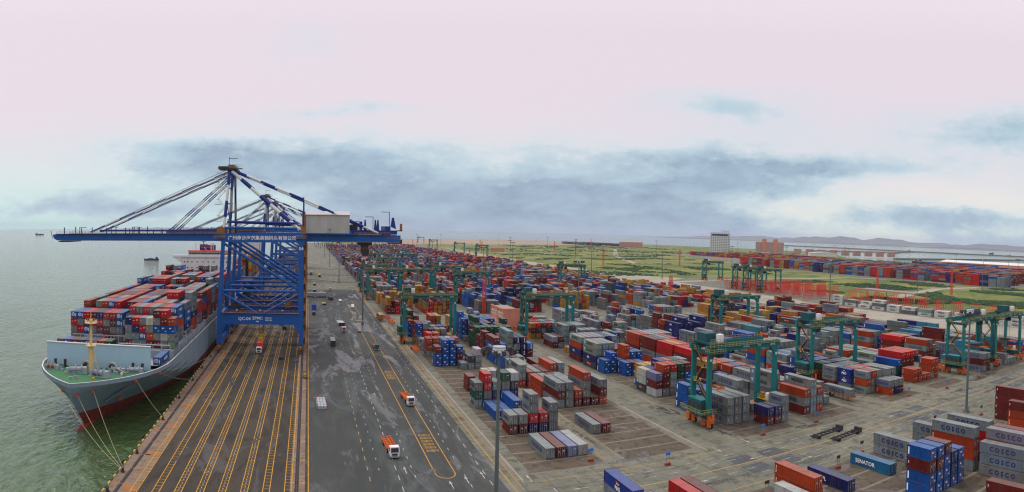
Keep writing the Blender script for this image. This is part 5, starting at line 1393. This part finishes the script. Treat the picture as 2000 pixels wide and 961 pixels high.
b = MB(); b.box(-1.1, 1.1, -1.3, 1.3, 5.0, 6.4, M_YEL); b.tube((-.9, 0, 6.8), (.9, 0, 6.8), .6, M_RUSTY, 10); b.build('head_block', t)
b = MB()
for x in (-.9, .9):
    for y in (-1.1, 1.1): b.tube((x, y, 6.4), (x, y, 46.5), .05, M_DARK, 4)
b.build('hoist_rope', t)
# trailers standing without a tractor
def parked_trailer(label, loc, m=M_ORANGE):
    t = thing('parked_trailer', label, 'trailer', loc, 0, 'trailers standing in the yard'); trailer(t, m, 0, 12.4); return t
parked_trailer('orange trailer standing beneath a gantry crane leg beside the road', (47.3, 271.5, 0))
parked_trailer('orange trailer in the shade of the stacks, farther from the camera', (47.4, 352, 0))
parked_trailer('orange trailer beside the tan stacks at the yard edge', (47.4, 372, 0), M_RED)
parked_trailer('orange trailer carrying a lettered grey container at the cross road', (161.2, 140.6, 0))
make_container(159.98, 140.8, 1.5, 40, 'g', 'grey lettered container riding on an orange trailer at the cross road', 'containers on trailers')
def car(label, loc, m, rz=0.0, van=False):
    t = thing('parked_car', label, 'car', loc, rz, 'cars on the dock road')
    b = MB()
    if van: b.prism([(-2.3, .35), (-2.35, 1.0), (-1.6, 1.15), (-1.0, 1.9), (2.2, 1.95), (2.35, .35)], -.9, .9, m, 'x')
    else: b.prism([(-2.2, .35), (-2.25, .85), (-1.0, 1.0), (-.5, 1.5), (1.1, 1.5), (1.7, 1.0), (2.2, .95), (2.25, .35)], -.86, .86, m, 'x')
    bd = b.build('body', t)
    b = MB(); b.prism([(-1.35, 1.2), (-1.0, 1.75), (1.9, 1.8), (1.9, 1.2)] if van else [(-.85, 1.02), (-.48, 1.42), (1.05, 1.42), (1.5, 1.02)], -.92 if van else -.88, .92 if van else .88, M_GLASS, 'x'); b.build('window', bd)
    wheels(t, (-.8, .8), (-1.35, 1.35), .33, .22); return t
car('small white van driving on the yellow island of the road', (30.6, 433, 0), M_WHITE, 0, True)
car('dark grey car beside the foot of the light mast', (27.0, 331, 0), M_GREY)
car('tiny white car near the far end of the dock road', (24, 470, 0), M_WHITE)
t = thing('forklift', 'yellow forklift on the crane rail bed beside the dock road', 'forklift', (-.6, 228.5, 0.03))
b = MB(); b.box(-.7, .7, -1.2, 1.0, .35, 1.3, M_YEL); b.box(-.65, .65, 1.0, 1.4, .3, 1.1, M_DARK); b.build('body', t)
b = MB(); b.box(-.6, .6, -.9, .7, 2.1, 2.2, M_DARK)
for x in (-.6, .6):
    for y in (-.85, .65): b.beam((x, y, 1.2), (x, y, 2.15), .08, .08, M_DARK)
b.build('overhead_guard', t)
b = MB(); b.box(-.5, -.4, -1.5, -1.35, .1, 2.9, M_DARK); b.box(.4, .5, -1.5, -1.35, .1, 2.9, M_DARK); b.box(-.45, -.3, -2.5, -1.4, .1, .16, M_DARK); b.box(.3, .45, -2.5, -1.4, .1, .16, M_DARK); b.build('fork_mast', t); wheels(t, (-.62, .62), (-.8, .8), .34, .25)
# cage rack, bins, flat stores
t = thing('lashing_rack', 'low grey rack full of lashing gear with red ends on the road', 'rack', (4.7, 188.5, 0), .03)
b = MB()
for i in range(6):
    for j in range(3): b.box(-1.3 + j * .88, -.5 + j * .88, i * 1.75, i * 1.75 + 1.5, .15, .95, M_LGREY if (i + j) % 3 else M_WINCH)
b.build('lashing_bin', t)['kind'] = 'stuff'
b = MB(); b.box(-1.5, 1.5, -.1, 10.5, .02, .15, M_GREY); b.build('base', t)
b = MB()
for x, y in ((-1.5, -.1), (1.3, -.1), (-1.5, 10.3), (1.3, 10.3)): b.box(x, x + .2, y, y + .2, 0, 1.7, M_RED)
b.build('corner_post', t)['kind'] = 'stuff'
b = MB(); b.box(-1.5, 1.5, -1.6, 1.6, 0, 3.4, M_BLUEBOX); b.box(-1.6, 1.6, -1.7, 1.7, 3.4, 3.6, M_NAVY); tag(b.build('storage_bin', None, (4.4, 420, 0)), 'blue storage bin standing alone beside the crane rail', 'bin')
t = thing('equipment_rack', 'long low grey rack lying across the quay road', 'rack', (5.5, 500, 0))
b = MB(); b.box(-6, 9, -4, 4, 1.4, 3.4, M_GREY); b.build('load', t); b = MB()
for x in (-5.5, 1.5, 8.5): b.box(x - .2, x + .2, -4, 4, 0, 1.4, M_DARK)
b.build('stand', t)['kind'] = 'stuff'
r5 = random.Random(21)
STORE = ['grey crate', 'dark spreader frame', 'pale stacked dunnage', 'blue tool box', 'rusty brown crate', 'yellow lifting frame', 'dark cable drum', 'grey lattice rack']
WHERE = ['by the rail behind the front quay crane', 'between the crane rails far along the quay', 'on the concrete past the asphalt edge', 'beside the far light mast', 'in the shade of the second tall crane', 'at the left side of the far dock road', 'near the crane rail past the blue bin', 'on the far quay by the ships']
for k in range(16):
    y = 300 + k * 31 + r5.uniform(-8, 8); x = r5.choice((-30, -12, -6, 4, 6, 12, 18)) + r5.uniform(-1, 1); w_, l_, h_ = r5.uniform(.8, 1.8), r5.uniform(2, 6), r5.uniform(.8, 2.4)
    t = thing('stored_equipment', '%s %s, %s' % (('lone', 'larger')[k // 8], STORE[k % 8], WHERE[(k * 3 + k // 8) % 8]), 'equipment', (x, y, 0), r5.uniform(-.1, .1), 'stores left on the quay')
    m_ = (M_GREY, M_DARK, M_LGREY, M_BLUEBOX, M_RUSTY, M_YEL, M_DARK, M_GREY)[k % 8]
    b = MB(); b.box(-w_, w_, -l_, l_, .3, .3 + h_, m_); b.build('load', t)
    for s_ in (-.7, .7):
        b = MB(); b.box(-w_ * .9, w_ * .9, l_ * s_ - .15, l_ * s_ + .15, 0, .3, M_DARK); b.build('bearer', t)
    b = MB(); b.box(-w_ - .05, w_ + .05, -l_ - .05, -l_ + .15, .3, .35 + h_, M_DARK); b.build('end_frame', t)
yard_truck('white truck with an orange trailer on the quay lanes behind the front crane legs', (-14, 352, 0), 0)
yard_truck('white truck with an orange trailer far along the road near the concrete', (19.5, 545, 0), 0)
yard_truck('white truck with a red trailer under the second tall quay crane', (-24, 505, 0), 0, None, M_RED)
car('small dark car parked between the crane rails', (-10.5, 262, 0), M_DARK)
car('tiny grey car on the far concrete beyond the masts', (26, 640, 0), M_GREY)
# flattened spreaders lying on the cross road
for x, y, lab, rz in ((128.6, 121.0, 'dark frame lying across the cross road among puddles', .1), (131.2, 116.2, 'dark low trailer frame with an upright end on the cross road', .12)):
    t = thing('trailer_frame', lab, 'frame', (x, y, 0), rz)
    b = MB()
    for k in (-.9, .9): b.box(-6, 6, k - .12, k + .12, .5, .8, M_DARK)
    for k in range(8): b.box(-6 + k * 1.66, -5.8 + k * 1.66, -1.1, 1.1, .5, .85, M_DARK)
    b.build('frame', t)
    b = MB(); b.box(5.2, 5.9, -1.1, 1.1, .3, 1.5, M_DARK); b.tube((4.2, -1.2, .45), (4.2, 1.2, .45), .45, M_TYRE, 10); b.tube((-4.6, -1.2, .45), (-4.6, 1.2, .45), .45, M_TYRE, 10); b.build('end_gear', t)['kind'] = 'stuff'
# block signs: blue plates on posts in brick-red bases
signs = [(64.6, 134.7, 'in front of the maroon and blue boxes'), (79.8, 125.0, 'on the verge of the empty pad'), (113.9, 131.0, 'before the navy and maroon boxes'), (134.6, 131.2, 'right of the tall grey and orange stack'),
         (88.2, 99.6, 'with a dark plate, left of the orange box'), (111.5, 101.0, 'behind the sky blue box'), (124, 104.5, 'behind the lettered grey boxes'), (157.5, 105.0, 'beside the tall light mast'), (181.5, 132.4, 'at the corner of the small red and grey boxes'),
         (201.5, 129.5, 'on the verge before the empty pad'), (177, 100.5, 'right of the tall mast by the dark red boxes'), (226.5, 130.5, 'below the right-hand gantry crane')]
for x, y, w_ in signs:
    t = thing('block_sign', 'small sign in orange-red base ' + w_, 'sign', (x, y, 0), 0, 'block number signs beside the cross road')
    b = MB()
    for k in range(4): b.box(-.75 + k * .38, -.46 + k * .38, -.28, .28, 0, .6, M_BASE)
    b.build('base', t); b = MB(); b.beam((-.35, 0, .7), (-.35, 0, 2.9), .08, .08, M_GREY); b.beam((.35, 0, .7), (.35, 0, 2.9), .08, .08, M_GREY); b.build('post', t)
    b = MB(); b.box(-.6, .6, -.06, .06, 2.4, 3.1, M_SIGNB if y > 108 else M_DARK); b.build('plate', t)

# ---------------------------------------------------------------- light masts and red lattice towers
def light_mast(label, loc, h=36.0):
    t = thing('light_mast', label, 'mast', loc, 0, 'high light masts of the terminal')
    b = MB(); b.tube((0, 0, 0), (0, 0, 1.0), .75, M_MASTG, 12, .62); b.tube((0, 0, 1.0), (0, 0, h - .6), .45, M_MASTG, 12, .24); b.build('pole', t)
    b = MB(); b.tube((0, 0, h - 1.0), (0, 0, h - .1), 1.35, M_LAMP, 16, 1.15); b.tube((0, 0, h - .1), (0, 0, h + .05), 1.25, M_LGREY, 16); b.build('hub', t)
    b = MB()
    for k in range(12):
        a = k * math.pi / 6; c, s = math.cos(a), math.sin(a); b.beam((c, s, h - .5), (3.0 * c, 3.0 * s, h - .5), .1, .1, M_DARK)
        b.tube((2.9 * c, 2.9 * s, h - .4), (3.2 * c, 3.2 * s, h - 1.2), .42, M_DARK, 8)
    b.build('floodlight_ring', t)
    b = MB(); b.box(-.75, .75, -.75, .75, 0, .5, M_CONC); b.box(-.35, .35, -.95, -.6, 1.0, 2.2, M_GREY); b.build('base', t)
    return t
lm = light_mast('tall light mast rising beside the dock road, nearest the camera', (34.9, 112.8, 0), 32.2)
light_mast('tall light mast standing in the cross road at right', (177.1, 106.1, 0), 33.0)
m36 = light_mast('light mast on the yellow island of the dock road', (31.0, 358.2, 0), 37.0)
snapshot()
for x, y, lab in ((31, 632.8, 'light mast farther along the dock road, second on the island'), (31.1, 904.7, 'distant light mast, third along the dock road'), (394.6, 374.2, 'light mast left of the white reefer boxes'),
                  (539.3, 387.8, 'light mast on the grass beyond the racks'), (653.2, 376.4, 'light mast by the pale track near the far park'), (407.4, 663.4, 'light mast where the grass meets the yard edge'), (156.2, 348.5, 'light mast among the stacks in mid yard'),
                  (365.4, 1125.3, 'light mast at the left edge of the grass'), (177, 632, 'light mast among far stacks, beyond the red lattice tower'), (298, 905, 'distant light mast among the bright red boxes'), (177, 905, 'distant light mast in the far middle of the yard'),
                  (31, 1180, 'very distant light mast on the dock road'), (298, 632, 'light mast beyond the yellow flat stacks'), (700, 905, 'light mast on the grass before the far park'), (830, 640, 'light mast rising from the far park, centre'),
                  (1010, 640, 'light mast at the rear of the far park, centre'), (1010, 905, 'light mast at the rear of the far park, left'), (830, 905, 'light mast in the far park, left'), (1010, 460, 'light mast at the rear of the far park, right'), (830, 420, 'light mast in the far park at the right edge'),
                  (1220, 905, 'light mast against the water, left of the far white shed'), (1220, 640, 'light mast beside the far white shed'), (520, 1180, 'light mast in the middle of the grass'), (640, 1450, 'light mast beyond the first track in the grass'), (520, 1600, 'distant light mast in the grass, left of centre'),
                  (740, 1900, 'tiny light mast on the far grass'), (900, 1500, 'light mast right of the tracks on the grass'), (470, 2250, 'tiny light mast by the sand flat'), (760, 2500, 'tiny light mast on the sand flat'), (1100, 2000, 'tiny light mast before the dark far stacks'),
                  (1180, 1500, 'light mast left of the white tower block'), (350, 2050, 'tiny light mast above the yard corner'), (1600, 1500, 'tiny light mast right of the orange building'), (1300, 1180, 'light mast before the row of salmon houses')):
    c = copy_tree(m36); c.location = (x, y, 0); c['label'] = lab
def tower(label, loc, h):
    t = thing('lattice_tower', label, 'tower', loc, 0, 'red lattice lightning towers')
    b = MB(); w = .9
    for sx in (-1, 1):
        for sy_ in (-1, 1): b.beam((sx * w, sy_ * w, 0), (sx * w, sy_ * w, h), .26, .26, M_RED)
    b.build('corner_leg', t)['kind'] = 'stuff'
    b = MB(); z = 0; k = 0
    while z < h - 1:
        z1 = min(h, z + 1.9)
        for (a, c) in (((-w, -w), (w, -w)), ((w, -w), (w, w)), ((w, w), (-w, w)), ((-w, w), (-w, -w))):
            if k % 2: a, c = c, a
            b.beam((a[0], a[1], z), (c[0], c[1], z1), .15, .15, M_RED); b.beam((a[0], a[1], z1), (c[0], c[1], z1), .14, .14, M_RED)
        z = z1; k += 1
    b.build('bracing', t)['kind'] = 'stuff'
    b = MB(); b.tube((0, 0, h), (0, 0, h + 2.5), .08, M_RED, 5); b.box(-1, 1, -1, 1, h - .1, h, M_RED); b.build('tip', t)
for x, y, h, lab in ((112.7, 399.2, 23.5, 'bright red lattice tower in the open bay before the grey stacks'), (270.6, 427.2, 21.8, 'bright red lattice tower rising among grey boxes in mid yard'), (476.1, 963.8, 26.5, 'red lattice tower at the left of the grass'),
                     (607.6, 933.1, 29.2, 'red lattice tower in the middle of the grass'), (519.4, 424.8, 23.0, 'red lattice tower on the grass just beyond the reefer racks'), (580.0, 372.0, 26.9, 'red lattice tower beside the pale track at right'),
                     (645.1, 1602.0, 28.8, 'thin distant red tower on the far grass'), (270.5, 1647.2, 26.5, 'thin distant red tower right of the quay crane end'), (276.8, 1078.5, 23.0, 'red tower among the bright red boxes'),
                     (415, 1500, 26, 'thin distant red tower above the small gantry cranes'), (520, 1900, 26, 'thin distant red tower near the sand flat'), (1010, 2150, 30, 'tiny red tower beside the dark far stacks')):
    tower(lab, (x, y, 0), h)

# ---------------------------------------------------------------- salmon panelled block (steel cover frame with boxes)
t = thing('panelled_store', 'salmon pink panelled block with a pale top standing among the stacks', 'building', (105.2, 333.0, 0))
b = MB(); b.box(0, 9.5, .3, 24, 0, 10.2, M_PINK); b.build('wall', t); b = MB(); b.box(.5, 9.0, .8, 23.6, 10.2, 10.4, M_FLAT); b.build('roof', t)
b = MB()
for y in (0.2, 12, 24): b.box(-.35, 0, y - .3, y + .3, 0, 11, M_PINK)
b.box(-.4, 9.6, 0, .3, 10.4, 11.2, M_PINK); b.box(-.4, 0, 0, 24, 10.4, 11.2, M_PINK); b.box(9.3, 9.9, 0, .4, 0, 11, M_PINK); b.build('frame', t)
for k in range(5):
    b = MB(); b.box(-.08, 0, 2.4 + k * 4.4, 5.6 + k * 4.4, 6.4, 8.6, M_WHITE); b.build('panel', t)
    b = MB(); b.box(-.14, -.08, 2.9 + k * 4.4, 5.1 + k * 4.4, 6.9, 8.1, M_GREY); b.build('panel', t)
    b = MB(); b.box(-.08, 0, 2 + k * 4.4, 5.4 + k * 4.4, 2.6, 3.6, M_WHITE); b.build('panel', t)

# ---------------------------------------------------------------- reefer racks
def reefer_rack(label, loc, S=12.0, levels=4, h=2.75):
    t = thing('reefer_rack', label, 'rack', loc, 0, 'red steel reefer racks')
    b = MB(); n = int(S / 3)
    for i in range(n + 1):
        for y in (0, 1.6): b.beam((i * 3, y, 0), (i * 3, y, h * levels + 1.2), .22, .22, M_RED)
    b.build('post', t)['kind'] = 'stuff'
    b = MB()
    for k in range(1, levels + 1):
        b.box(-.1, S + .1, -.1, .25, k * h - .1, k * h, M_RED)
        for z in (k * h + .55, k * h + 1.05):
            for y in (0, 1.6): b.beam((0, y, z), (S, y, z), .08, .08, M_RED)
    for i in range(n):
        b.beam((i * 3, 0, 0), (i * 3 + 3, 0, h), .1, .1, M_RED) if i % 2 else b.beam((i * 3 + 3, 0, h), (i * 3, 0, h * 2), .1, .1, M_RED)
    b.build('platform_frame', t)['kind'] = 'stuff'
    return t
rk = reefer_rack('red reefer rack beside the largest white stack', (392, 379, 0))
snapshot(); sl = []
rows_ = [361 - 15.7 * i for i in range(12)]
reefs = MB(); plan = ['RRR|RR', 'RG|RR', 'R|RR', 'RGR|RRR', 'RR|RR', 'GR|RR', 'Re|RG', 'RR|RR', 'R|RR', 'RR|RR', 'RRR|RRR', 'RRR|RR']
for i, y in enumerate(rows_):
    c = rk if i == 0 else copy_tree(rk); c.location = (399 - i * 1.1, y - 2.5, 0); c['label'] = 'red reefer rack, %s from the left in the row of white boxes' % ORD[i + 1]
    for j, st in enumerate(plan[i].split('|')):
        for k, ch in enumerate(st):
            make_container(396.3 - i * 1.1 + j * 3.0, y, k * CH, 40, ch, '%s reefer box, %s, %s column of %s bay by the red racks' % (CNAME[ch], 'lowest' if k == 0 else ORD[k + 1] + ' tier', ORD[j + 1], ORD[i + 1]), 'white reefer boxes beside the red racks')
k = 0
for cx_ in (402, 418, 434, 450):
    for j_ in range(8):
        if (cx_ > 430 and j_ > 5) or (cx_ == 450 and j_ < 2): continue
        c = copy_tree(rk); c.location = (cx_ + (j_ % 3) * .8, 412 + j_ * 17, 0); c.scale = (1, 1, .92); k += 1
        c['label'] = 'empty red rack on the apron, %s from the white boxes in the %s file' % (ORD[j_ + 1], ORD[(cx_ - 402) // 16 + 1])
t = thing('canopy', 'long grey roof with an orange frame behind the white reefer boxes', 'canopy', (462, 335, 0))
b = MB(); b.box(0, 18, 0, 70, 8.0, 8.6, M_GREY); b.build('roof', t); b = MB()
for y in (0, 23, 46, 70):
    for x in (0, 18): b.beam((x, y, 0), (x, y, 9), .5, .5, M_PINK)
b.box(-.3, 0, 0, 70, 8.3, 9.3, M_PINK); b.box(-.3, 18.3, -.3, 0, 8.3, 9.3, M_PINK); b.build('frame', t)
# white stores between the parking bays: guard booth and vehicles on the apron
b = MB(); b.box(-3, 3, -1.2, 1.2, 0, 2.6, M_BLUEBOX); tag(b.build('site_cabin', None, (448, 575, 0)), 'small blue cabin on the pale apron left of the red racks', 'cabin')

# ---------------------------------------------------------------- far buildings
def far_block(name, label, loc, w, d, h, floors, cols, m, rz=0.0, cat='building', win=None):
    t = thing(name, label, cat, loc, rz)
    b = MB(); b.box(0, w, 0, d, 0, h, m); wl_ = b.build('wall', t)
    b = MB(); b.box(-.4, w + .4, -.4, d + .4, h, h + 1.2, m); b.build('parapet', t)
    b = MB(); fh = h / (floors + .6)
    for f in range(floors):
        z = fh * (f + .5)
        for c in range(cols):
            x = w * (c + .5) / cols; b.box(x - w / cols * .3, x + w / cols * .3, -.25, 0, z, z + fh * .55, win or M_WIN)
        nc = max(2, int(cols * d / w))
        for c in range(nc):
            y = d * (c + .5) / nc; b.box(-.25, 0, y - d / nc * .3, y + d / nc * .3, z, z + fh * .55, win or M_WIN); b.box(w, w + .25, y - d / nc * .3, y + d / nc * .3, z, z + fh * .55, win or M_WIN)
    b.build('windows', wl_)['kind'] = 'stuff'
    return t
t = far_block('office_tower', 'tall white office tower block standing alone at the edge of the river', (1292, 1795, 0), 66, 58, 66, 11, 9, M_FACADE, R(-38))
b = MB(); b.box(6, 60, -.5, 0, 56, 61.5, M_NAVY); b.build('dark_band', t); b = MB(); b.box(36, 64, 20, 50, 67, 73, M_FACADE); b.box(36, 64, 19.5, 50.5, 72, 73, M_SIGNB); b.build('roof_house', t)
b = MB()
for k in range(12): b.box(66, 66.6, 2 + k * 4.6, 5.4 + k * 4.6, 2, 52, M_NAVY)
b.build('glazing_strip', t)['kind'] = 'stuff'
t = far_block('apartment_block', 'orange-brown block with two taller towers beside the river', (1475, 1770, 0), 100, 30, 38, 9, 14, M_BRICK, R(-38))
b = MB(); b.box(22, 38, -2, 32, 0, 50, M_PINK); b.box(62, 78, -2, 32, 0, 50, M_PINK); b.build('stair_tower', t)
for k in range(9):
    far_block('apartment_house', 'salmon low house, %s from the left in the row beyond the tan stacks' % ORD[k + 1], (1560 + k * 34, 1660 - k * 26, 0), 26, 20, 18, 4, 4, M_PINK if k % 2 else M_BRICK, R(-38))['group'] = 'salmon low houses'
far_block('office_block', 'small pink stepped office building left of the white tower', (1170, 2230, 0), 90, 30, 20, 4, 9, M_PINK, R(-30))
far_block('gate_house', 'low salmon building on the grass beyond the far gantry cranes', (455, 1560, 0), 36, 14, 9, 2, 6, M_PINK)
t = thing('warehouse', 'long white-roofed warehouse by the water at far right', 'warehouse', (1330, 560, 0), 0)
b = MB(); b.box(0, 60, 0, 330, 0, 11, M_PINK); b.build('wall', t); b = MB(); b.prism([(-1, 11), (61, 11), (30, 16)], -2, 332, M_FACADE, 'y'); b.build('roof', t)
t = thing('warehouse', 'low white warehouse beside the salmon houses', 'warehouse', (1480, 1500, 0), R(-38))
b = MB(); b.box(0, 90, 0, 40, 0, 9, M_FACADE); b.build('wall', t); b = MB(); b.prism([(-1, 9), (91, 9), (91, 10), (45, 14), (-1, 10)], -1, 41, M_FACADE, 'y'); b.build('roof', t)
r3 = random.Random(11)
for i in range(14):
    x = 1330 + i * 17; y = 1740 - i * 14 + r3.uniform(-10, 10)
    far_block('low_shed', 'small pale shed by the tower block, %s from the left' % ORD[i + 1] , (x, y, 0), r3.uniform(10, 18), 9, r3.uniform(3, 7), 1, 3, r3.choice((M_FACADE, M_LGREY, M_PINK)), R(-38))['group'] = 'small pale sheds'

# ---------------------------------------------------------------- tracks and bushes on the grass
def track(name, pts, w, z=0.03, m=None):
    b = MB(); L_, R_ = [], []
    for i, p in enumerate(pts):
        a = Vector(pts[max(0, i - 1)]); c = Vector(pts[min(len(pts) - 1, i + 1)]); d = (c - a).normalized(); n = Vector((-d.y, d.x)); p = Vector(p)
        L_.append(p + n * w / 2); R_.append(p - n * w / 2)
    for i in range(len(pts) - 1): b.quad([(L_[i].x, L_[i].y, z), (R_[i].x, R_[i].y, z), (R_[i + 1].x, R_[i + 1].y, z), (L_[i + 1].x, L_[i + 1].y, z)], m or M_SAND)
    o = b.build(name); o['kind'] = 'structure'; return o
track('pale_track', [(446, 360), (522, 394), (640, 430), (735, 415)], 16)
track('pale_track', [(392, 620), (500, 640), (700, 624), (740, 560)], 14, .034)
sheet('far_park_ground', [(715, 380), (1500, 380), (1540, 700), (1300, 1300), (1260, 1560), (1000, 1560), (800, 1010), (735, 780)], 0.04, M_CONC)
track('pale_track', [(384, 1250), (600, 1180), (790, 1130), (800, 1010)], 12, .038)
track('pale_track', [(400, 1560), (640, 1430), (900, 1290), (1010, 1250)], 12, .042)
track('pale_track', [(414, 1900), (700, 1700), (1000, 1500), (1010, 1400)], 12, .046)
track('pale_track', [(560, 1000), (700, 1350), (980, 1900), (1300, 2300)], 11, .05)
track('pale_track', [(430, 2400), (900, 2080), (1290, 1800)], 14, .054)
ico = [(0, 0, 1)] + [(math.cos(a) * .89, math.sin(a) * .89, .45) for a in [k * 1.2566 for k in range(5)]] + [(math.cos(a) * .89, math.sin(a) * .89, -.3) for a in [k * 1.2566 + .628 for k in range(5)]]
icof = [(0, 1 + k, 1 + (k + 1) % 5) for k in range(5)] + [(1 + k, 6 + k, 1 + (k + 1) % 5) for k in range(5)] + [(1 + (k + 1) % 5, 6 + k, 6 + (k + 1) % 5) for k in range(5)]
b = MB()
def bush(b, x, y, s):
    for q in range(4):
        dx, dy, r = r3.uniform(-s, s), r3.uniform(-s, s), s * r3.uniform(.4, .85)
        b.add([(x + dx + v[0] * r * r3.uniform(.75, 1.25), y + dy + v[1] * r * r3.uniform(.75, 1.25), max(0, v[2] * r * r3.uniform(.35, .7) + r * .2)) for v in ico], icof, M_BUSH)
bands = [(450, 250, 720, 400, 900, 2.2), (450, 400, 500, 180, 300, 2.2), (470, 440, 720, 540, 420, 2.0), (480, 560, 640, 600, 150, 1.8), (360, 720, 720, 900, 520, 2.0), (395, 900, 800, 1010, 300, 1.8), (540, 230, 760, 380, 500, 2.4),
         (400, 1150, 800, 1230, 300, 2.0), (430, 1300, 900, 1480, 300, 2.2), (440, 1600, 1000, 1900, 300, 2.4), (700, 2000, 1300, 2300, 300, 3), (1290, 1000, 1420, 1300, 200, 3.0), (900, 1560, 1280, 1780, 200, 2.6)]
import mathutils.noise as mn
for x0, y0, x1, y1, n, s in bands:
    k = 0
    n = int(n * 1.7)
    for _ in range(n * 3):
        x, y = r3.uniform(x0, x1), r3.uniform(min(y0, y1), max(y0, y1))
        if mn.noise(Vector((x * .018, y * .011, 3.1))) < .02: continue
        bush(b, x, y, s * r3.uniform(.5, 1.3)); k += 1
        if k >= n: break
tag(b.build('bush_thickets', fix=False), 'low dark green bushes growing over the rough grass', 'bushes', kind='stuff')

# ---------------------------------------------------------------- river banks, far shore, hills
b = MB()
def bank(b, pts, w, h):
    for p, q in zip(pts, pts[1:]):
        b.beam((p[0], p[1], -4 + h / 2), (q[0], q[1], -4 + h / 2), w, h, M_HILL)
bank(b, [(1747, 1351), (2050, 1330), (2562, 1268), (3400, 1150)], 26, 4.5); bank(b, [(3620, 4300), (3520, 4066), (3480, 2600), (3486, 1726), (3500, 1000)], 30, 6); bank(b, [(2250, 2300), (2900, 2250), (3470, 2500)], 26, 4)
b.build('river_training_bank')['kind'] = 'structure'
def ridge(name, A_, B_, depth, hmax, seed, n=90, m=6):
    b = MB(); A_, B_ = Vector(A_), Vector(B_); d = (B_ - A_); nrm = Vector((d.y, -d.x)).normalized()
    if nrm.dot(A_) < 0: nrm = -nrm
    vs = []
    for i in range(n + 1):
        for j in range(m + 1):
            p = A_ + d * (i / n) + nrm * depth * (j / m)
            u = i / n; e = min(1, u * 6, (1 - u) * 6)
            prof = math.sin(math.pi * min(1, j / m * 1.15)) ** .8
            hh = (abs(mn.fractal(Vector((i * .11 + seed, j * .25, seed)), 1.1, 2.1, 4)) * .9 + .25) * hmax * prof * e
            vs.append((p.x, p.y, -4 + max(0.3, hh)))
    fs = [(i * (m + 1) + j, (i + 1) * (m + 1) + j, (i + 1) * (m + 1) + j + 1, i * (m + 1) + j + 1) for i in range(n) for j in range(m)]
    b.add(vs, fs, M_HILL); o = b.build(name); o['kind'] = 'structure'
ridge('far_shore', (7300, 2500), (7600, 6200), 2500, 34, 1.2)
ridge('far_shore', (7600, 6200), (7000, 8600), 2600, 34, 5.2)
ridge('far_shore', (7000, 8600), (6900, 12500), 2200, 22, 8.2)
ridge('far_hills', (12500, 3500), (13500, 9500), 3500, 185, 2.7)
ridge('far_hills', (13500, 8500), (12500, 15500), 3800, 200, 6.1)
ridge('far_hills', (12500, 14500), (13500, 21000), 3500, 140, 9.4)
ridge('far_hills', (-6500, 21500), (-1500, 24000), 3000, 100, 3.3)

# ---------------------------------------------------------------- air

hm = bpy.data.materials.new('haze_air'); hm.use_nodes = True
ht = hm.node_tree; ht.nodes.clear()
pv = ht.nodes.new('ShaderNodeVolumePrincipled'); pv.inputs['Color'].default_value = (0.72, 0.84, 1.0, 1); pv.inputs['Density'].default_value = HAZE; pv.inputs['Anisotropy'].default_value = 0.0
ho = ht.nodes.new('ShaderNodeOutputMaterial'); ht.links.new(pv.outputs[0], ho.inputs['Volume'])
b = MB(); b.box(-22500, 26500, -3500, 30500, -10.5, 300, hm); o = b.build('haze'); o['kind'] = 'stuff'
if HAZE <= 0: bpy.data.objects.remove(o)
